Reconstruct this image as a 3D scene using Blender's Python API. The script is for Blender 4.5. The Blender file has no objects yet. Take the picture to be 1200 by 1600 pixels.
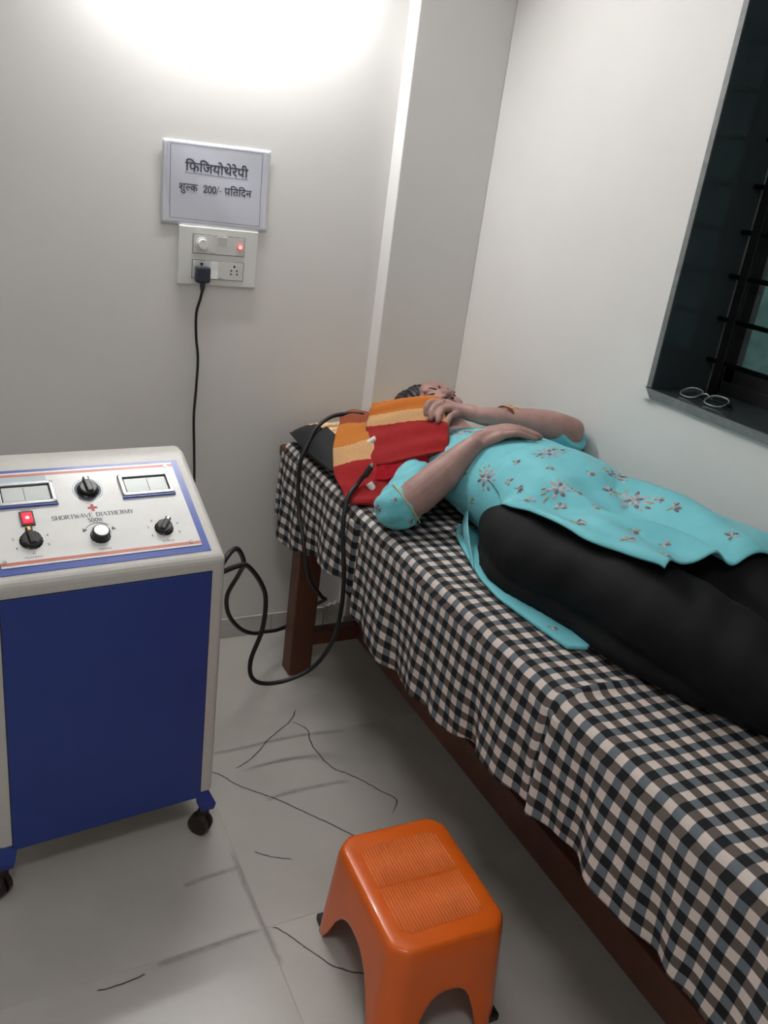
import bpy, bmesh, math, random
from mathutils import Vector, Matrix
from mathutils.bvhtree import BVHTree
random.seed(7)
scene = bpy.context.scene
COL = scene.collection
PI = math.pi

# ------------------------------------------------------------------ camera
def cam_setup():
    yaw, pitch, roll = 0.5106, 0.3855, 0.1364
    f0 = Vector((math.sin(yaw), math.cos(yaw), 0)); r0 = Vector((math.cos(yaw), -math.sin(yaw), 0)); u0 = Vector((0, 0, 1))
    f = f0 * math.cos(pitch) - u0 * math.sin(pitch)
    u = u0 * math.cos(pitch) + f0 * math.sin(pitch)
    r = r0 * math.cos(roll) + u * math.sin(roll)
    u2 = u * math.cos(roll) - r0 * math.sin(roll)
    c = bpy.data.cameras.new('camera'); o = bpy.data.objects.new('camera', c); COL.objects.link(o)
    m = Matrix((r, u2, -f)).transposed().to_4x4(); m.translation = Vector((-0.5352, -2.4311, 1.5684))
    o.matrix_world = m
    c.sensor_fit = 'VERTICAL'; c.sensor_height = 32.0; c.lens = 1290.2 / 1600 * 32.0
    c.clip_start = 0.05
    scene.camera = o
cam_setup()

# ------------------------------------------------------------------ world, exposure
w = bpy.data.worlds.new('world'); scene.world = w; w.use_nodes = True
w.node_tree.nodes['Background'].inputs[0].default_value = (0.25, 0.38, 0.36, 1)
w.node_tree.nodes['Background'].inputs[1].default_value = 0.35
scene.view_settings.view_transform = 'Standard'
scene.view_settings.look = 'None'
scene.view_settings.gamma = 1.0
scene.view_settings.use_curve_mapping = False
scene.view_settings.exposure = 1.25
TUBE_STRENGTH = 74.0
FILL_STRENGTH = 11.0  # emission of the added ceiling fill panel

# ------------------------------------------------------------------ materials
def lin(c):
    return tuple(((v / 255) / 12.92 if v / 255 <= 0.04045 else ((v / 255 + 0.055) / 1.055) ** 2.4) for v in c)
def newmat(name):
    m = bpy.data.materials.new(name); m.use_nodes = True
    nt = m.node_tree; b = nt.nodes['Principled BSDF']
    return m, nt, b
def N(nt, t, **kw):
    n = nt.nodes.new(t)
    for k, v in kw.items(): setattr(n, k, v)
    return n
def mathn(nt, op, a, b=None, c=None):
    n = nt.nodes.new('ShaderNodeMath'); n.operation = op
    for i, v in enumerate((a, b, c)):
        if v is None: continue
        if isinstance(v, (int, float)): n.inputs[i].default_value = v
        else: nt.links.new(v, n.inputs[i])
    return n.outputs[0]
def mixc(nt, f, a, b):
    n = nt.nodes.new('ShaderNodeMix'); n.data_type = 'RGBA'
    for i, v in ((0, f), (6, a), (7, b)):
        if isinstance(v, (int, float)): n.inputs[i].default_value = v
        elif isinstance(v, tuple): n.inputs[i].default_value = (*v, 1) if len(v) == 3 else v
        else: nt.links.new(v, n.inputs[i])
    return n.outputs[2]
def noise(nt, scale, detail=4, coord='Object', rough=0.55):
    tc = N(nt, 'ShaderNodeTexCoord'); n = N(nt, 'ShaderNodeTexNoise')
    n.inputs['Scale'].default_value = scale; n.inputs['Detail'].default_value = detail; n.inputs['Roughness'].default_value = rough
    nt.links.new(tc.outputs[coord], n.inputs['Vector']); return n.outputs['Fac']
def ramp(nt, fac, stops):
    r = N(nt, 'ShaderNodeValToRGB')
    while len(r.color_ramp.elements) > 1: r.color_ramp.elements.remove(r.color_ramp.elements[0])
    for i, (p, c) in enumerate(stops):
        e = r.color_ramp.elements[0] if i == 0 else r.color_ramp.elements.new(p)
        e.position = p; e.color = (*c, 1)
    nt.links.new(fac, r.inputs[0]); return r.outputs[0]
def bump(nt, b, h, strength=0.2, dist=0.002):
    n = N(nt, 'ShaderNodeBump'); n.inputs['Strength'].default_value = strength; n.inputs['Distance'].default_value = dist
    nt.links.new(h, n.inputs['Height']); nt.links.new(n.outputs[0], b.inputs['Normal'])
def mat(name, col, rough=0.5, metal=0.0, var=0.08, vscale=12, bmp=0.0, bscale=80, coat=0.0, spec=0.5, emit=None, estr=0):
    m, nt, b = newmat(name)
    c = lin(col)
    n = noise(nt, vscale)
    d = tuple(max(0, v * (1 - var)) for v in c); l = tuple(min(1, v * (1 + var)) for v in c)
    nt.links.new(ramp(nt, n, [(0.3, d), (0.7, l)]), b.inputs['Base Color'])
    b.inputs['Roughness'].default_value = rough; b.inputs['Metallic'].default_value = metal
    b.inputs['Coat Weight'].default_value = coat; b.inputs['Specular IOR Level'].default_value = spec
    if bmp: bump(nt, b, noise(nt, bscale, 3), bmp)
    if emit:
        b.inputs['Emission Color'].default_value = (*lin(emit), 1); b.inputs['Emission Strength'].default_value = estr
    return m
M = {}
M['wall'] = mat('wall_paint', (226, 224, 222), 0.55, var=0.02, vscale=2.5, bmp=0.08, bscale=60, spec=0.3)
M['ceiling'] = mat('ceiling_paint', (225, 223, 220), 0.8, var=0.02, vscale=3)
M['tile'] = None
def floor_mat():
    m, nt, b = newmat('vitrified_tile')
    n1 = noise(nt, 2.2, 6, 'Object'); n2 = noise(nt, 9, 5, 'Object')
    c = ramp(nt, n1, [(0.25, lin((172, 168, 162))), (0.5, lin((190, 186, 180))), (0.75, lin((202, 198, 192)))])
    c2 = mixc(nt, mathn(nt, 'MULTIPLY', n2, 0.15), c, lin((140, 134, 128)))
    nt.links.new(c2, b.inputs['Base Color'])
    b.inputs['Roughness'].default_value = 0.30
    b.inputs['Specular IOR Level'].default_value = 0.45
    return m
M['tile'] = floor_mat()
M['grout'] = mat('grout', (184, 178, 170), 0.9, var=0.15, vscale=20)
M['skirt'] = mat('skirting_tile', (196, 193, 190), 0.4, var=0.06, vscale=8)
M['plaster'] = mat('rough_plaster', (176, 172, 166), 0.9, var=0.18, vscale=40, bmp=0.6, bscale=120)
M['granite'] = mat('black_granite', (56, 63, 67), 0.12, var=0.12, vscale=220, spec=0.6)
M['granite_edge'] = mat('granite_sawn_edge', (112, 116, 116), 0.55, var=0.2, vscale=60)
M['alu'] = mat('grey_aluminium', (128, 131, 130), 0.4, 0.6, var=0.05)
M['alu_dark'] = mat('dark_aluminium', (40, 42, 42), 0.4, 0.3, var=0.08)
M['bar'] = mat('black_painted_iron', (16, 17, 18), 0.22, 0.0, var=0.15, vscale=50)
M['wood'] = mat('brown_wood', (92, 52, 36), 0.5, var=0.25, vscale=9, bmp=0.15, bscale=40)
M['cream_metal'] = mat('cream_hammer_paint', (206, 203, 198), 0.38, var=0.035, vscale=90, bmp=0.12, bscale=260)
M['blue_panel'] = mat('blue_panel', (38, 62, 140), 0.5, var=0.05, vscale=6)
M['blue_border'] = mat('blue_border', (66, 88, 172), 0.3, var=0.04)
M['blue_bracket'] = mat('blue_bracket', (38, 60, 140), 0.4, var=0.08)
M['white_plate'] = mat('white_control_plate', (238, 237, 236), 0.2, var=0.03, vscale=20, coat=0.3)
M['salmon'] = mat('salmon_stripe', (206, 118, 100), 0.35, var=0.03)
M['print'] = mat('grey_print', (92, 98, 112), 0.5, var=0.03)
M['print_dark'] = mat('dark_print', (62, 64, 78), 0.6, var=0.03)
M['black_plastic'] = mat('black_plastic', (18, 19, 21), 0.25, var=0.1, vscale=60)
M['rubber'] = mat('black_rubber', (22, 22, 24), 0.5, var=0.1, vscale=60)
M['castor'] = mat('castor_wheel', (40, 26, 24), 0.6, var=0.3, vscale=40)
M['silver'] = mat('silver_cap', (178, 180, 182), 0.38, 0.7, var=0.03)
M['steel'] = mat('steel_screw', (150, 146, 138), 0.3, 0.9, var=0.1)
M['meter_face'] = mat('meter_face', (208, 214, 212), 0.25, var=0.03, coat=0.6)
M['sticker'] = mat('pale_blue_sticker', (186, 204, 212), 0.4, var=0.05)
M['lamp_red'] = mat('red_indicator', (235, 20, 50), 0.2, emit=(255, 20, 50), estr=0.5)
M['lamp_dot'] = mat('indicator_glow', (255, 240, 240), 0.2, emit=(255, 225, 225), estr=2.0)
M['redcross'] = mat('red_cross', (190, 80, 78), 0.5)
M['orange_plastic'] = mat('orange_plastic', (233, 104, 26), 0.28, var=0.05, vscale=10, coat=0.15)
M['orange_rib_highlit'] = mat('orange_plastic_rib_highlit', (246, 138, 72), 0.28, var=0.05, vscale=30, coat=0.3)  # paler than the shell: tube highlights on the ribs put into the colour
M['switch'] = mat('white_switch_plastic', (224, 224, 221), 0.3, var=0.01)
M['switch_in'] = mat('switch_module', (214, 214, 211), 0.25, var=0.01)
M['switch_red'] = mat('neon_indicator', (250, 120, 110), 0.3, emit=(255, 60, 60), estr=0.12)
M['switch_pink'] = mat('neon_centre', (255, 225, 225), 0.3, emit=(255, 190, 190), estr=0.25)
M['plug'] = mat('dark_plug', (44, 50, 62), 0.4, var=0.05)
M['paper'] = mat('laminated_paper', (208, 210, 222), 0.22, var=0.02, vscale=9, coat=0.2)
M['laminate'] = mat('clear_laminate_edge', (214, 216, 224), 0.45, var=0.02)
M['tube'] = mat('lit_tube', (255, 255, 255), 0.5, emit=(252, 252, 250), estr=TUBE_STRENGTH)
M['fill_glow'] = mat('fill_panel_glow', (255, 255, 255), 0.5, emit=(252, 252, 250), estr=FILL_STRENGTH)
M['white_cap'] = mat('white_fitting', (225, 226, 226), 0.4, var=0.02)
M['hair'] = mat('dark_hair', (20, 18, 19), 0.45, var=0.5, vscale=60, bmp=0.5, bscale=200)
M['lip'] = mat('lips', (120, 72, 72), 0.4, var=0.06)
M['brow'] = mat('eyebrow', (44, 34, 33), 0.7)
M['bindi'] = mat('bindi', (120, 20, 30), 0.4)
M['gold'] = mat('gold_bangle', (205, 160, 96), 0.28, 0.9, var=0.08)
M['maroon'] = mat('maroon_bangle', (110, 30, 38), 0.35)
M['trousers'] = mat('black_trousers', (15, 16, 19), 0.75, var=0.25, vscale=14, bmp=0.15, bscale=300, spec=0.25)
M['petal'] = mat('silver_grey_thread', (178, 174, 182), 0.4, 0.0, var=0.25, vscale=200)
M['petal_dark'] = mat('dark_grey_thread', (112, 104, 116), 0.5, 0.0, var=0.25, vscale=200)
M['leaf'] = mat('gold_thread', (176, 156, 124), 0.5, 0.0, var=0.2, vscale=200)
M['lace'] = mat('beige_lace', (196, 176, 140), 0.7, var=0.2, vscale=200)
M['pillow_black'] = mat('black_pillow_fabric', (27, 29, 32), 0.8, var=0.15, vscale=30)
M['white_tape'] = mat('white_clip', (222, 220, 218), 0.5, var=0.02)
M['glass'] = None
def glass_mat():
    m, nt, b = newmat('frosted_pane')
    nt.links.new(ramp(nt, noise(nt, 14, 5), [(0.35, lin((96, 122, 122))), (0.65, lin((150, 176, 174)))]), b.inputs['Base Color'])
    b.inputs['Roughness'].default_value = 0.3; b.inputs['Transmission Weight'].default_value = 0.75; b.inputs['IOR'].default_value = 1.2
    return m
M['glass'] = glass_mat()
def lens_mat():
    m, nt, b = newmat('spectacle_lens')
    b.inputs['Base Color'].default_value = (0.8, 0.92, 0.93, 1); b.inputs['Roughness'].default_value = 0.03
    b.inputs['Transmission Weight'].default_value = 1.0; b.inputs['IOR'].default_value = 1.1
    return m
M['lens'] = lens_mat()
def skin_mat():
    m, nt, b = newmat('skin')
    n = noise(nt, 18, 5)
    nt.links.new(ramp(nt, n, [(0.3, lin((150, 114, 108))), (0.7, lin((178, 140, 132)))]), b.inputs['Base Color'])
    b.inputs['Roughness'].default_value = 0.5
    b.inputs['Subsurface Weight'].default_value = 0.12; b.inputs['Subsurface Radius'].default_value = (0.012, 0.005, 0.003)
    bump(nt, b, noise(nt, 220, 3), 0.12, 0.001)
    return m
M['skin'] = skin_mat()
def kurta_mat():
    m, nt, b = newmat('turquoise_cotton')
    n = noise(nt, 7, 4)
    nt.links.new(ramp(nt, n, [(0.3, lin((96, 184, 196))), (0.7, lin((122, 208, 218)))]), b.inputs['Base Color'])
    b.inputs['Roughness'].default_value = 0.7; b.inputs['Sheen Weight'].default_value = 0.15
    bump(nt, b, noise(nt, 500, 2), 0.15, 0.0008)
    return m
M['kurta'] = kurta_mat()
def check_mat():
    m, nt, b = newmat('gingham_cotton')
    uv = N(nt, 'ShaderNodeUVMap'); sep = N(nt, 'ShaderNodeSeparateXYZ'); nt.links.new(uv.outputs[0], sep.inputs[0])
    tc = N(nt, 'ShaderNodeTexNoise'); tc.inputs['Scale'].default_value = 10; nt.links.new(uv.outputs[0], tc.inputs['Vector'])
    wob = mathn(nt, 'MULTIPLY_ADD', tc.outputs['Fac'], 0.010, -0.005)
    P = 0.0365
    def stripe(s):
        a = mathn(nt, 'ADD', s, wob)
        fr = mathn(nt, 'FRACT', mathn(nt, 'DIVIDE', a, P))
        t = mathn(nt, 'ABSOLUTE', mathn(nt, 'SUBTRACT', fr, 0.5))
        n = N(nt, 'ShaderNodeMapRange'); n.clamp = True
        n.inputs[1].default_value = 0.235; n.inputs[2].default_value = 0.265
        nt.links.new(t, n.inputs[0]); return n.outputs[0]
    su = stripe(sep.outputs[0]); sv = stripe(sep.outputs[1])
    white = lin((226, 212, 204)); brown = lin((104, 94, 88)); blue = lin((110, 118, 126)); black = lin((26, 28, 33))
    c0 = mixc(nt, su, white, blue); c1 = mixc(nt, su, brown, black)
    c = mixc(nt, sv, c0, c1)
    # threads
    wv = N(nt, 'ShaderNodeTexNoise'); wv.inputs['Scale'].default_value = 500; nt.links.new(uv.outputs[0], wv.inputs['Vector'])
    c = mixc(nt, mathn(nt, 'MULTIPLY', wv.outputs['Fac'], 0.22), c, lin((70, 66, 64)))
    nt.links.new(c, b.inputs['Base Color']); b.inputs['Roughness'].default_value = 0.85; b.inputs['Specular IOR Level'].default_value = 0.2
    bump(nt, b, wv.outputs['Fac'], 0.15, 0.001)
    return m
M['check'] = check_mat()
def towel_mat(name, stops, fleck=(120, 60, 40)):
    """stripes along UV v; the cream band gets woven flecks"""
    m, nt, b = newmat(name)
    uv = N(nt, 'ShaderNodeUVMap'); sep = N(nt, 'ShaderNodeSeparateXYZ'); nt.links.new(uv.outputs[0], sep.inputs[0])
    no = N(nt, 'ShaderNodeTexNoise'); no.inputs['Scale'].default_value = 30; nt.links.new(uv.outputs[0], no.inputs['Vector'])
    v = mathn(nt, 'ADD', sep.outputs[1], mathn(nt, 'MULTIPLY_ADD', no.outputs['Fac'], 0.02, -0.01))
    r = N(nt, 'ShaderNodeValToRGB'); r.color_ramp.interpolation = 'CONSTANT'
    while len(r.color_ramp.elements) > 1: r.color_ramp.elements.remove(r.color_ramp.elements[0])
    for i, (p_, c_) in enumerate(stops):
        e = r.color_ramp.elements[0] if i == 0 else r.color_ramp.elements.new(p_)
        e.position = p_; e.color = (*lin(c_), 1)
    nt.links.new(v, r.inputs[0])
    mp = N(nt, 'ShaderNodeMapping'); mp.inputs['Scale'].default_value = (60, 160, 1); nt.links.new(uv.outputs[0], mp.inputs[0])
    fn = N(nt, 'ShaderNodeTexNoise'); fn.inputs['Scale'].default_value = 1.0; fn.inputs['Detail'].default_value = 2; nt.links.new(mp.outputs[0], fn.inputs['Vector'])
    c = mixc(nt, mathn(nt, 'MULTIPLY', mathn(nt, 'POWER', fn.outputs['Fac'], 2.0), 0.95), r.outputs[0], lin(fleck))
    nt.links.new(c, b.inputs['Base Color']); b.inputs['Roughness'].default_value = 0.95; b.inputs['Specular IOR Level'].default_value = 0.1
    b.inputs['Sheen Weight'].default_value = 0.1
    bump(nt, b, fn.outputs['Fac'], 0.6, 0.003)
    return m
ORANGE = (212, 124, 48); CREAM = (222, 178, 128); RED = (166, 26, 40)
M['towel_a'] = towel_mat('striped_towel', [(0, ORANGE), (0.27, CREAM), (0.46, RED)])
M['towel_b'] = towel_mat('striped_towel_lower', [(0, (150, 74, 46)), (0.22, (206, 128, 52)), (0.42, CREAM), (0.55, RED)])
M['towel_red'] = mat('red_towelling', (158, 26, 38), 0.95, var=0.2, vscale=60, bmp=0.6, bscale=300, spec=0.1)
def pillow_top_mat():
    m, nt, b = newmat('patterned_pillow_cover')
    tc = N(nt, 'ShaderNodeTexCoord'); vo = N(nt, 'ShaderNodeTexVoronoi'); vo.inputs['Scale'].default_value = 70
    nt.links.new(tc.outputs['Object'], vo.inputs['Vector'])
    no = noise(nt, 60, 3)
    c = ramp(nt, vo.outputs['Distance'], [(0.12, lin((140, 60, 40))), (0.26, lin((222, 184, 140))), (0.6, lin((232, 200, 156)))])
    c = mixc(nt, mathn(nt, 'MULTIPLY', mathn(nt, 'GREATER_THAN', no, 0.6), 0.6), c, lin((150, 52, 40)))
    nt.links.new(c, b.inputs['Base Color']); b.inputs['Roughness'].default_value = 0.8
    return m
M['pillow_top'] = pillow_top_mat()
def vein_mat(name, col, strength):
    m, nt, b = newmat(name)
    uv = N(nt, 'ShaderNodeUVMap'); sep = N(nt, 'ShaderNodeSeparateXYZ'); nt.links.new(uv.outputs[0], sep.inputs[0])
    a = mathn(nt, 'SUBTRACT', 1.0, mathn(nt, 'ABSOLUTE', mathn(nt, 'MULTIPLY_ADD', sep.outputs[1], 2.0, -1.0)))
    e = mathn(nt, 'MULTIPLY', sep.outputs[0], mathn(nt, 'SUBTRACT', 1.0, sep.outputs[0]))
    e = mathn(nt, 'MINIMUM', mathn(nt, 'MULTIPLY', e, 12.0), 1.0)
    n = noise(nt, 50, 3, 'Object')
    al = mathn(nt, 'MULTIPLY', mathn(nt, 'MULTIPLY', mathn(nt, 'MULTIPLY', a, e), mathn(nt, 'MULTIPLY_ADD', n, 1.2, 0.2)), strength)
    b.inputs['Base Color'].default_value = (*lin(col), 1); b.inputs['Roughness'].default_value = 0.3
    nt.links.new(mathn(nt, 'MINIMUM', al, 1.0), b.inputs['Alpha'])
    return m
M['vein'] = vein_mat('tile_vein', (58, 54, 52), 1.6)
M['smudge'] = vein_mat('tile_smudge', (98, 90, 82), 0.3)

# ------------------------------------------------------------------ mesh helpers
def ob(name, verts, faces, m, parent=None, smooth=False, uvs=None, world=True, mats=None, midx=None):
    """one mesh object; world=True: verts are world coords, made local to an unrotated parent"""
    off = Vector((0, 0, 0))
    if parent is not None and world:
        q = parent
        while q is not None: off = off + Vector(q.location); q = q.parent
    me = bpy.data.meshes.new(name)
    me.from_pydata([tuple(Vector(v) - off) for v in verts], [], [tuple(f) for f in faces])
    me.update()
    for mm in (mats or [m]): me.materials.append(mm)
    if midx: me.polygons.foreach_set('material_index', midx)
    if smooth: me.polygons.foreach_set('use_smooth', [True] * len(me.polygons))
    if uvs is not None:
        ul = me.uv_layers.new(name='UVMap')
        for lp in me.loops: ul.data[lp.index].uv = uvs[lp.vertex_index]
    o = bpy.data.objects.new(name, me); COL.objects.link(o)
    if parent is not None: o.parent = parent
    return o
def empty(name, loc=(0, 0, 0), rz=0, label=None, cat=None, group=None):
    o = bpy.data.objects.new(name, None); COL.objects.link(o); o.location = loc; o.rotation_euler = (0, 0, rz)
    o.empty_display_size = 0.05
    if label: tag(o, label, cat, group)
    return o
def tag(o, label, cat=None, group=None):
    o['label'] = label
    if cat: o['category'] = cat
    if group: o['group'] = group
    return o
def struct(o, label=None):
    o['kind'] = 'structure'
    if label: o['label'] = label
    return o
class MB:
    def __init__(s): s.v = []; s.f = []; s.mi = []
    def add(s, v, f, mi=0):
        k = len(s.v); s.v += [tuple(q) for q in v]; s.f += [tuple(i + k for i in q) for q in f]; s.mi += [mi] * len(f); return s
    def box(s, lo, hi, bev=0.0, mi=0):
        bm = bmesh.new(); bmesh.ops.create_cube(bm, size=1)
        for v in bm.verts:
            v.co = Vector([lo[i] + (v.co[i] + 0.5) * (hi[i] - lo[i]) for i in range(3)])
        if bev: bmesh.ops.bevel(bm, geom=list(bm.edges), offset=bev, segments=2, profile=0.5, affect='EDGES')
        return s.bm(bm, mi)
    def bm(s, bm, mi=0):
        bm.verts.index_update()
        s.add([v.co[:] for v in bm.verts], [[v.index for v in f.verts] for f in bm.faces], mi); bm.free(); return s
    def prism(s, poly, axis, a, b, bev=0.0, mi=0):
        """extrude 2D polygon along axis (0 x,1 y,2 z)"""
        bm = bmesh.new()
        def P(q, t):
            r = list(q); r.insert(axis, t); return r
        lo = [bm.verts.new(P(q, a)) for q in poly]; hi = [bm.verts.new(P(q, b)) for q in poly]
        n = len(poly); bm.faces.new(lo); bm.faces.new(hi[::-1])
        for i in range(n): bm.faces.new((lo[i], lo[(i + 1) % n], hi[(i + 1) % n], hi[i]))
        bmesh.ops.recalc_face_normals(bm, faces=bm.faces)
        if bev: bmesh.ops.bevel(bm, geom=list(bm.edges), offset=bev, segments=3, profile=0.5, affect='EDGES')
        return s.bm(bm, mi)
    def cyl(s, a, b, r0, r1=None, n=20, mi=0, caps=True):
        a = Vector(a); b = Vector(b); r1 = r0 if r1 is None else r1
        d = (b - a).normalized(); x = d.orthogonal().normalized(); y = d.cross(x)
        v = []; 
        for c, r in ((a, r0), (b, r1)):
            for i in range(n): v.append(c + (x * math.cos(2 * PI * i / n) + y * math.sin(2 * PI * i / n)) * r)
        f = [(i, (i + 1) % n, n + (i + 1) % n, n + i) for i in range(n)]
        if caps: f += [tuple(range(n))[::-1], tuple(range(n, 2 * n))]
        return s.add(v, f, mi)
    def build(s, name, m, parent=None, smooth=False, world=True, mats=None):
        return ob(name, s.v, s.f, m, parent, smooth, world=world, mats=mats, midx=s.mi if mats else None)
def catmull(pts, n):
    pts = [Vector(q) for q in pts]; out = []
    for i in range(len(pts) - 1):
        p0 = pts[max(i - 1, 0)]; p1 = pts[i]; p2 = pts[i + 1]; p3 = pts[min(i + 2, len(pts) - 1)]
        for k in range(n):
            t = k / n
            out.append(0.5 * (2 * p1 + (p2 - p0) * t + (2 * p0 - 5 * p1 + 4 * p2 - p3) * t * t + (3 * p1 - p0 - 3 * p2 + p3) * t ** 3))
    out.append(pts[-1]); return out
def interp(tab, y):
    """piecewise-smooth lookup in [(key, value...)] sorted by descending or ascending key"""
    t = sorted(tab)
    if y <= t[0][0]: return t[0][1:]
    if y >= t[-1][0]: return t[-1][1:]
    for a, b in zip(t, t[1:]):
        if a[0] <= y <= b[0]:
            k = (y - a[0]) / (b[0] - a[0]); k = k * k * (3 - 2 * k) * 0.5 + k * 0.5
            return tuple(u + (v - u) * k for u, v in zip(a[1:], b[1:]))
def tube_mesh(pts, radii, n=12, res=6, caps=True, taper_ends=False):
    path = catmull(pts, res)
    if isinstance(radii, (int, float)): rr = [radii] * len(path)
    else:
        rr = []
        for i in range(len(radii) - 1):
            for k in range(res): rr.append(radii[i] + (radii[i + 1] - radii[i]) * k / res)
        rr.append(radii[-1])
    v = []; f = []; x = None
    for i, q in enumerate(path):
        d = (path[min(i + 1, len(path) - 1)] - path[max(i - 1, 0)]).normalized()
        x = d.orthogonal().normalized() if x is None else (x - d * x.dot(d)).normalized()
        y = d.cross(x)
        for k in range(n): v.append(q + (x * math.cos(2 * PI * k / n) + y * math.sin(2 * PI * k / n)) * rr[i])
    for i in range(len(path) - 1):
        for k in range(n): f.append((i * n + k, i * n + (k + 1) % n, (i + 1) * n + (k + 1) % n, (i + 1) * n + k))
    if caps:
        f.append(tuple(range(n))[::-1]); f.append(tuple(range((len(path) - 1) * n, len(path) * n)))
    return v, f
def round_tube(pts, radii, n=16, res=6):
    """tube with hemispherical ends, for limbs"""
    path = catmull(pts, res); rr = []
    for i in range(len(radii) - 1):
        for k in range(res): rr.append(radii[i] + (radii[i + 1] - radii[i]) * k / res)
    rr.append(radii[-1])
    d0 = (path[0] - path[1]).normalized(); d1 = (path[-1] - path[-2]).normalized()
    pre = [(path[0] + d0 * rr[0] * math.sin(a), rr[0] * math.cos(a)) for a in (1.45, 1.1, 0.7, 0.35)]
    post = [(path[-1] + d1 * rr[-1] * math.sin(a), rr[-1] * math.cos(a)) for a in (0.35, 0.7, 1.1, 1.45)]
    allp = pre + list(zip(path, rr)) + post
    v = []; f = []; x = None
    for i, (q, r) in enumerate(allp):
        d = (allp[min(i + 1, len(allp) - 1)][0] - allp[max(i - 1, 0)][0]).normalized()
        x = d.orthogonal().normalized() if x is None else (x - d * x.dot(d)).normalized()
        y = d.cross(x)
        for k in range(n): v.append(q + (x * math.cos(2 * PI * k / n) + y * math.sin(2 * PI * k / n)) * r)
    for i in range(len(allp) - 1):
        for k in range(n): f.append((i * n + k, i * n + (k + 1) % n, (i + 1) * n + (k + 1) % n, (i + 1) * n + k))
    f.append(tuple(range(n))[::-1]); f.append(tuple(range((len(allp) - 1) * n, len(allp) * n)))
    return v, f
def ellipsoid(c, r, n=20, m=12, rot=None):
    c = Vector(c); v = []; f = []
    for i in range(m + 1):
        th = PI * (i + (0.02 if i == 0 else -0.02 if i == m else 0)) / m
        for k in range(n):
            q = Vector((r[0] * math.sin(th) * math.cos(2 * PI * k / n), r[1] * math.sin(th) * math.sin(2 * PI * k / n), r[2] * math.cos(th)))
            if rot: q = rot @ q
            v.append(c + q)
    for i in range(m):
        for k in range(n): f.append((i * n + k, (i + 1) * n + k, (i + 1) * n + (k + 1) % n, i * n + (k + 1) % n))
    f.append(tuple(range(n))); f.append(tuple(range(m * n, (m + 1) * n))[::-1])
    return v, f
def loft_y(secs, n=40, zmin=None):
    """secs: (y, cx, cz, rx, rz) ellipses, closed"""
    v = []; f = []
    for (y, cx, cz, rx, rz) in secs:
        for k in range(n):
            a = 2 * PI * k / n; z = cz + rz * math.sin(a)
            if zmin is not None: z = max(z, zmin)
            v.append((cx + rx * math.cos(a), y, z))
    L = len(secs)
    for i in range(L - 1):
        for k in range(n): f.append((i * n + k, i * n + (k + 1) % n, (i + 1) * n + (k + 1) % n, (i + 1) * n + k))
    f.append(tuple(range(n))[::-1]); f.append(tuple(range((L - 1) * n, L * n)))
    return v, f
def remesh(mb, voxel, smooth_it=4, fac=0.5, disp=None):
    """fuse closed overlapping shells into one continuous surface, return verts, faces"""
    me = bpy.data.meshes.new('tmp'); me.from_pydata(mb.v, [], mb.f); me.update()
    bm = bmesh.new(); bm.from_mesh(me); bmesh.ops.recalc_face_normals(bm, faces=bm.faces); bm.to_mesh(me); bm.free()
    o = bpy.data.objects.new('tmp', me); COL.objects.link(o)
    md = o.modifiers.new('r', 'REMESH'); md.mode = 'VOXEL'; md.voxel_size = voxel; md.adaptivity = 0.0
    if smooth_it:
        s = o.modifiers.new('s', 'SMOOTH'); s.factor = fac; s.iterations = smooth_it
    bpy.context.view_layer.update()
    dg = bpy.context.evaluated_depsgraph_get(); ev = o.evaluated_get(dg); e = ev.to_mesh()
    v = [q.co.copy() for q in e.vertices]; f = [tuple(q.vertices) for q in e.polygons]
    nrm = [q.normal.copy() for q in e.vertices]
    ev.to_mesh_clear(); bpy.data.objects.remove(o); bpy.data.meshes.remove(me)
    if disp: v = [a + n * disp(a, n) for a, n in zip(v, nrm)]
    return v, f
def patch(rows, n=8, thick=0.0, bulge=None):
    """Catmull-Rom surface through rows of control points; returns verts, faces, uvs"""
    R = [catmull(r, n) for r in rows]
    cols = [catmull([R[i][j] for i in range(len(R))], n) for j in range(len(R[0]))]
    W = len(cols); Hh = len(cols[0])
    grid = [[cols[j][i] for j in range(W)] for i in range(Hh)]
    nr = [[None] * W for _ in range(Hh)]
    for i in range(Hh):
        for j in range(W):
            a = grid[i][min(j + 1, W - 1)] - grid[i][max(j - 1, 0)]; b = grid[min(i + 1, Hh - 1)][j] - grid[max(i - 1, 0)][j]
            nr[i][j] = a.cross(b).normalized()
    if bulge:
        grid = [[grid[i][j] + nr[i][j] * bulge(j / (W - 1), i / (Hh - 1)) for j in range(W)] for i in range(Hh)]
    v = [grid[i][j] for i in range(Hh) for j in range(W)]; uv = [(j / (W - 1), i / (Hh - 1)) for i in range(Hh) for j in range(W)]
    f = [(i * W + j, i * W + j + 1, (i + 1) * W + j + 1, (i + 1) * W + j) for i in range(Hh - 1) for j in range(W - 1)]
    if thick:
        k = len(v); v += [grid[i][j] - nr[i][j] * thick for i in range(Hh) for j in range(W)]; uv += uv[:k]
        f += [tuple(q + k for q in fa[::-1]) for fa in f[:]]
        bd = [(0, j) for j in range(W)] + [(i, W - 1) for i in range(1, Hh)] + [(Hh - 1, j) for j in range(W - 2, -1, -1)] + [(i, 0) for i in range(Hh - 2, 0, -1)]
        idx = [i * W + j for i, j in bd]
        for a, b in zip(idx, idx[1:] + idx[:1]): f.append((b, a, a + k, b + k))
    return v, f, uv

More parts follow.
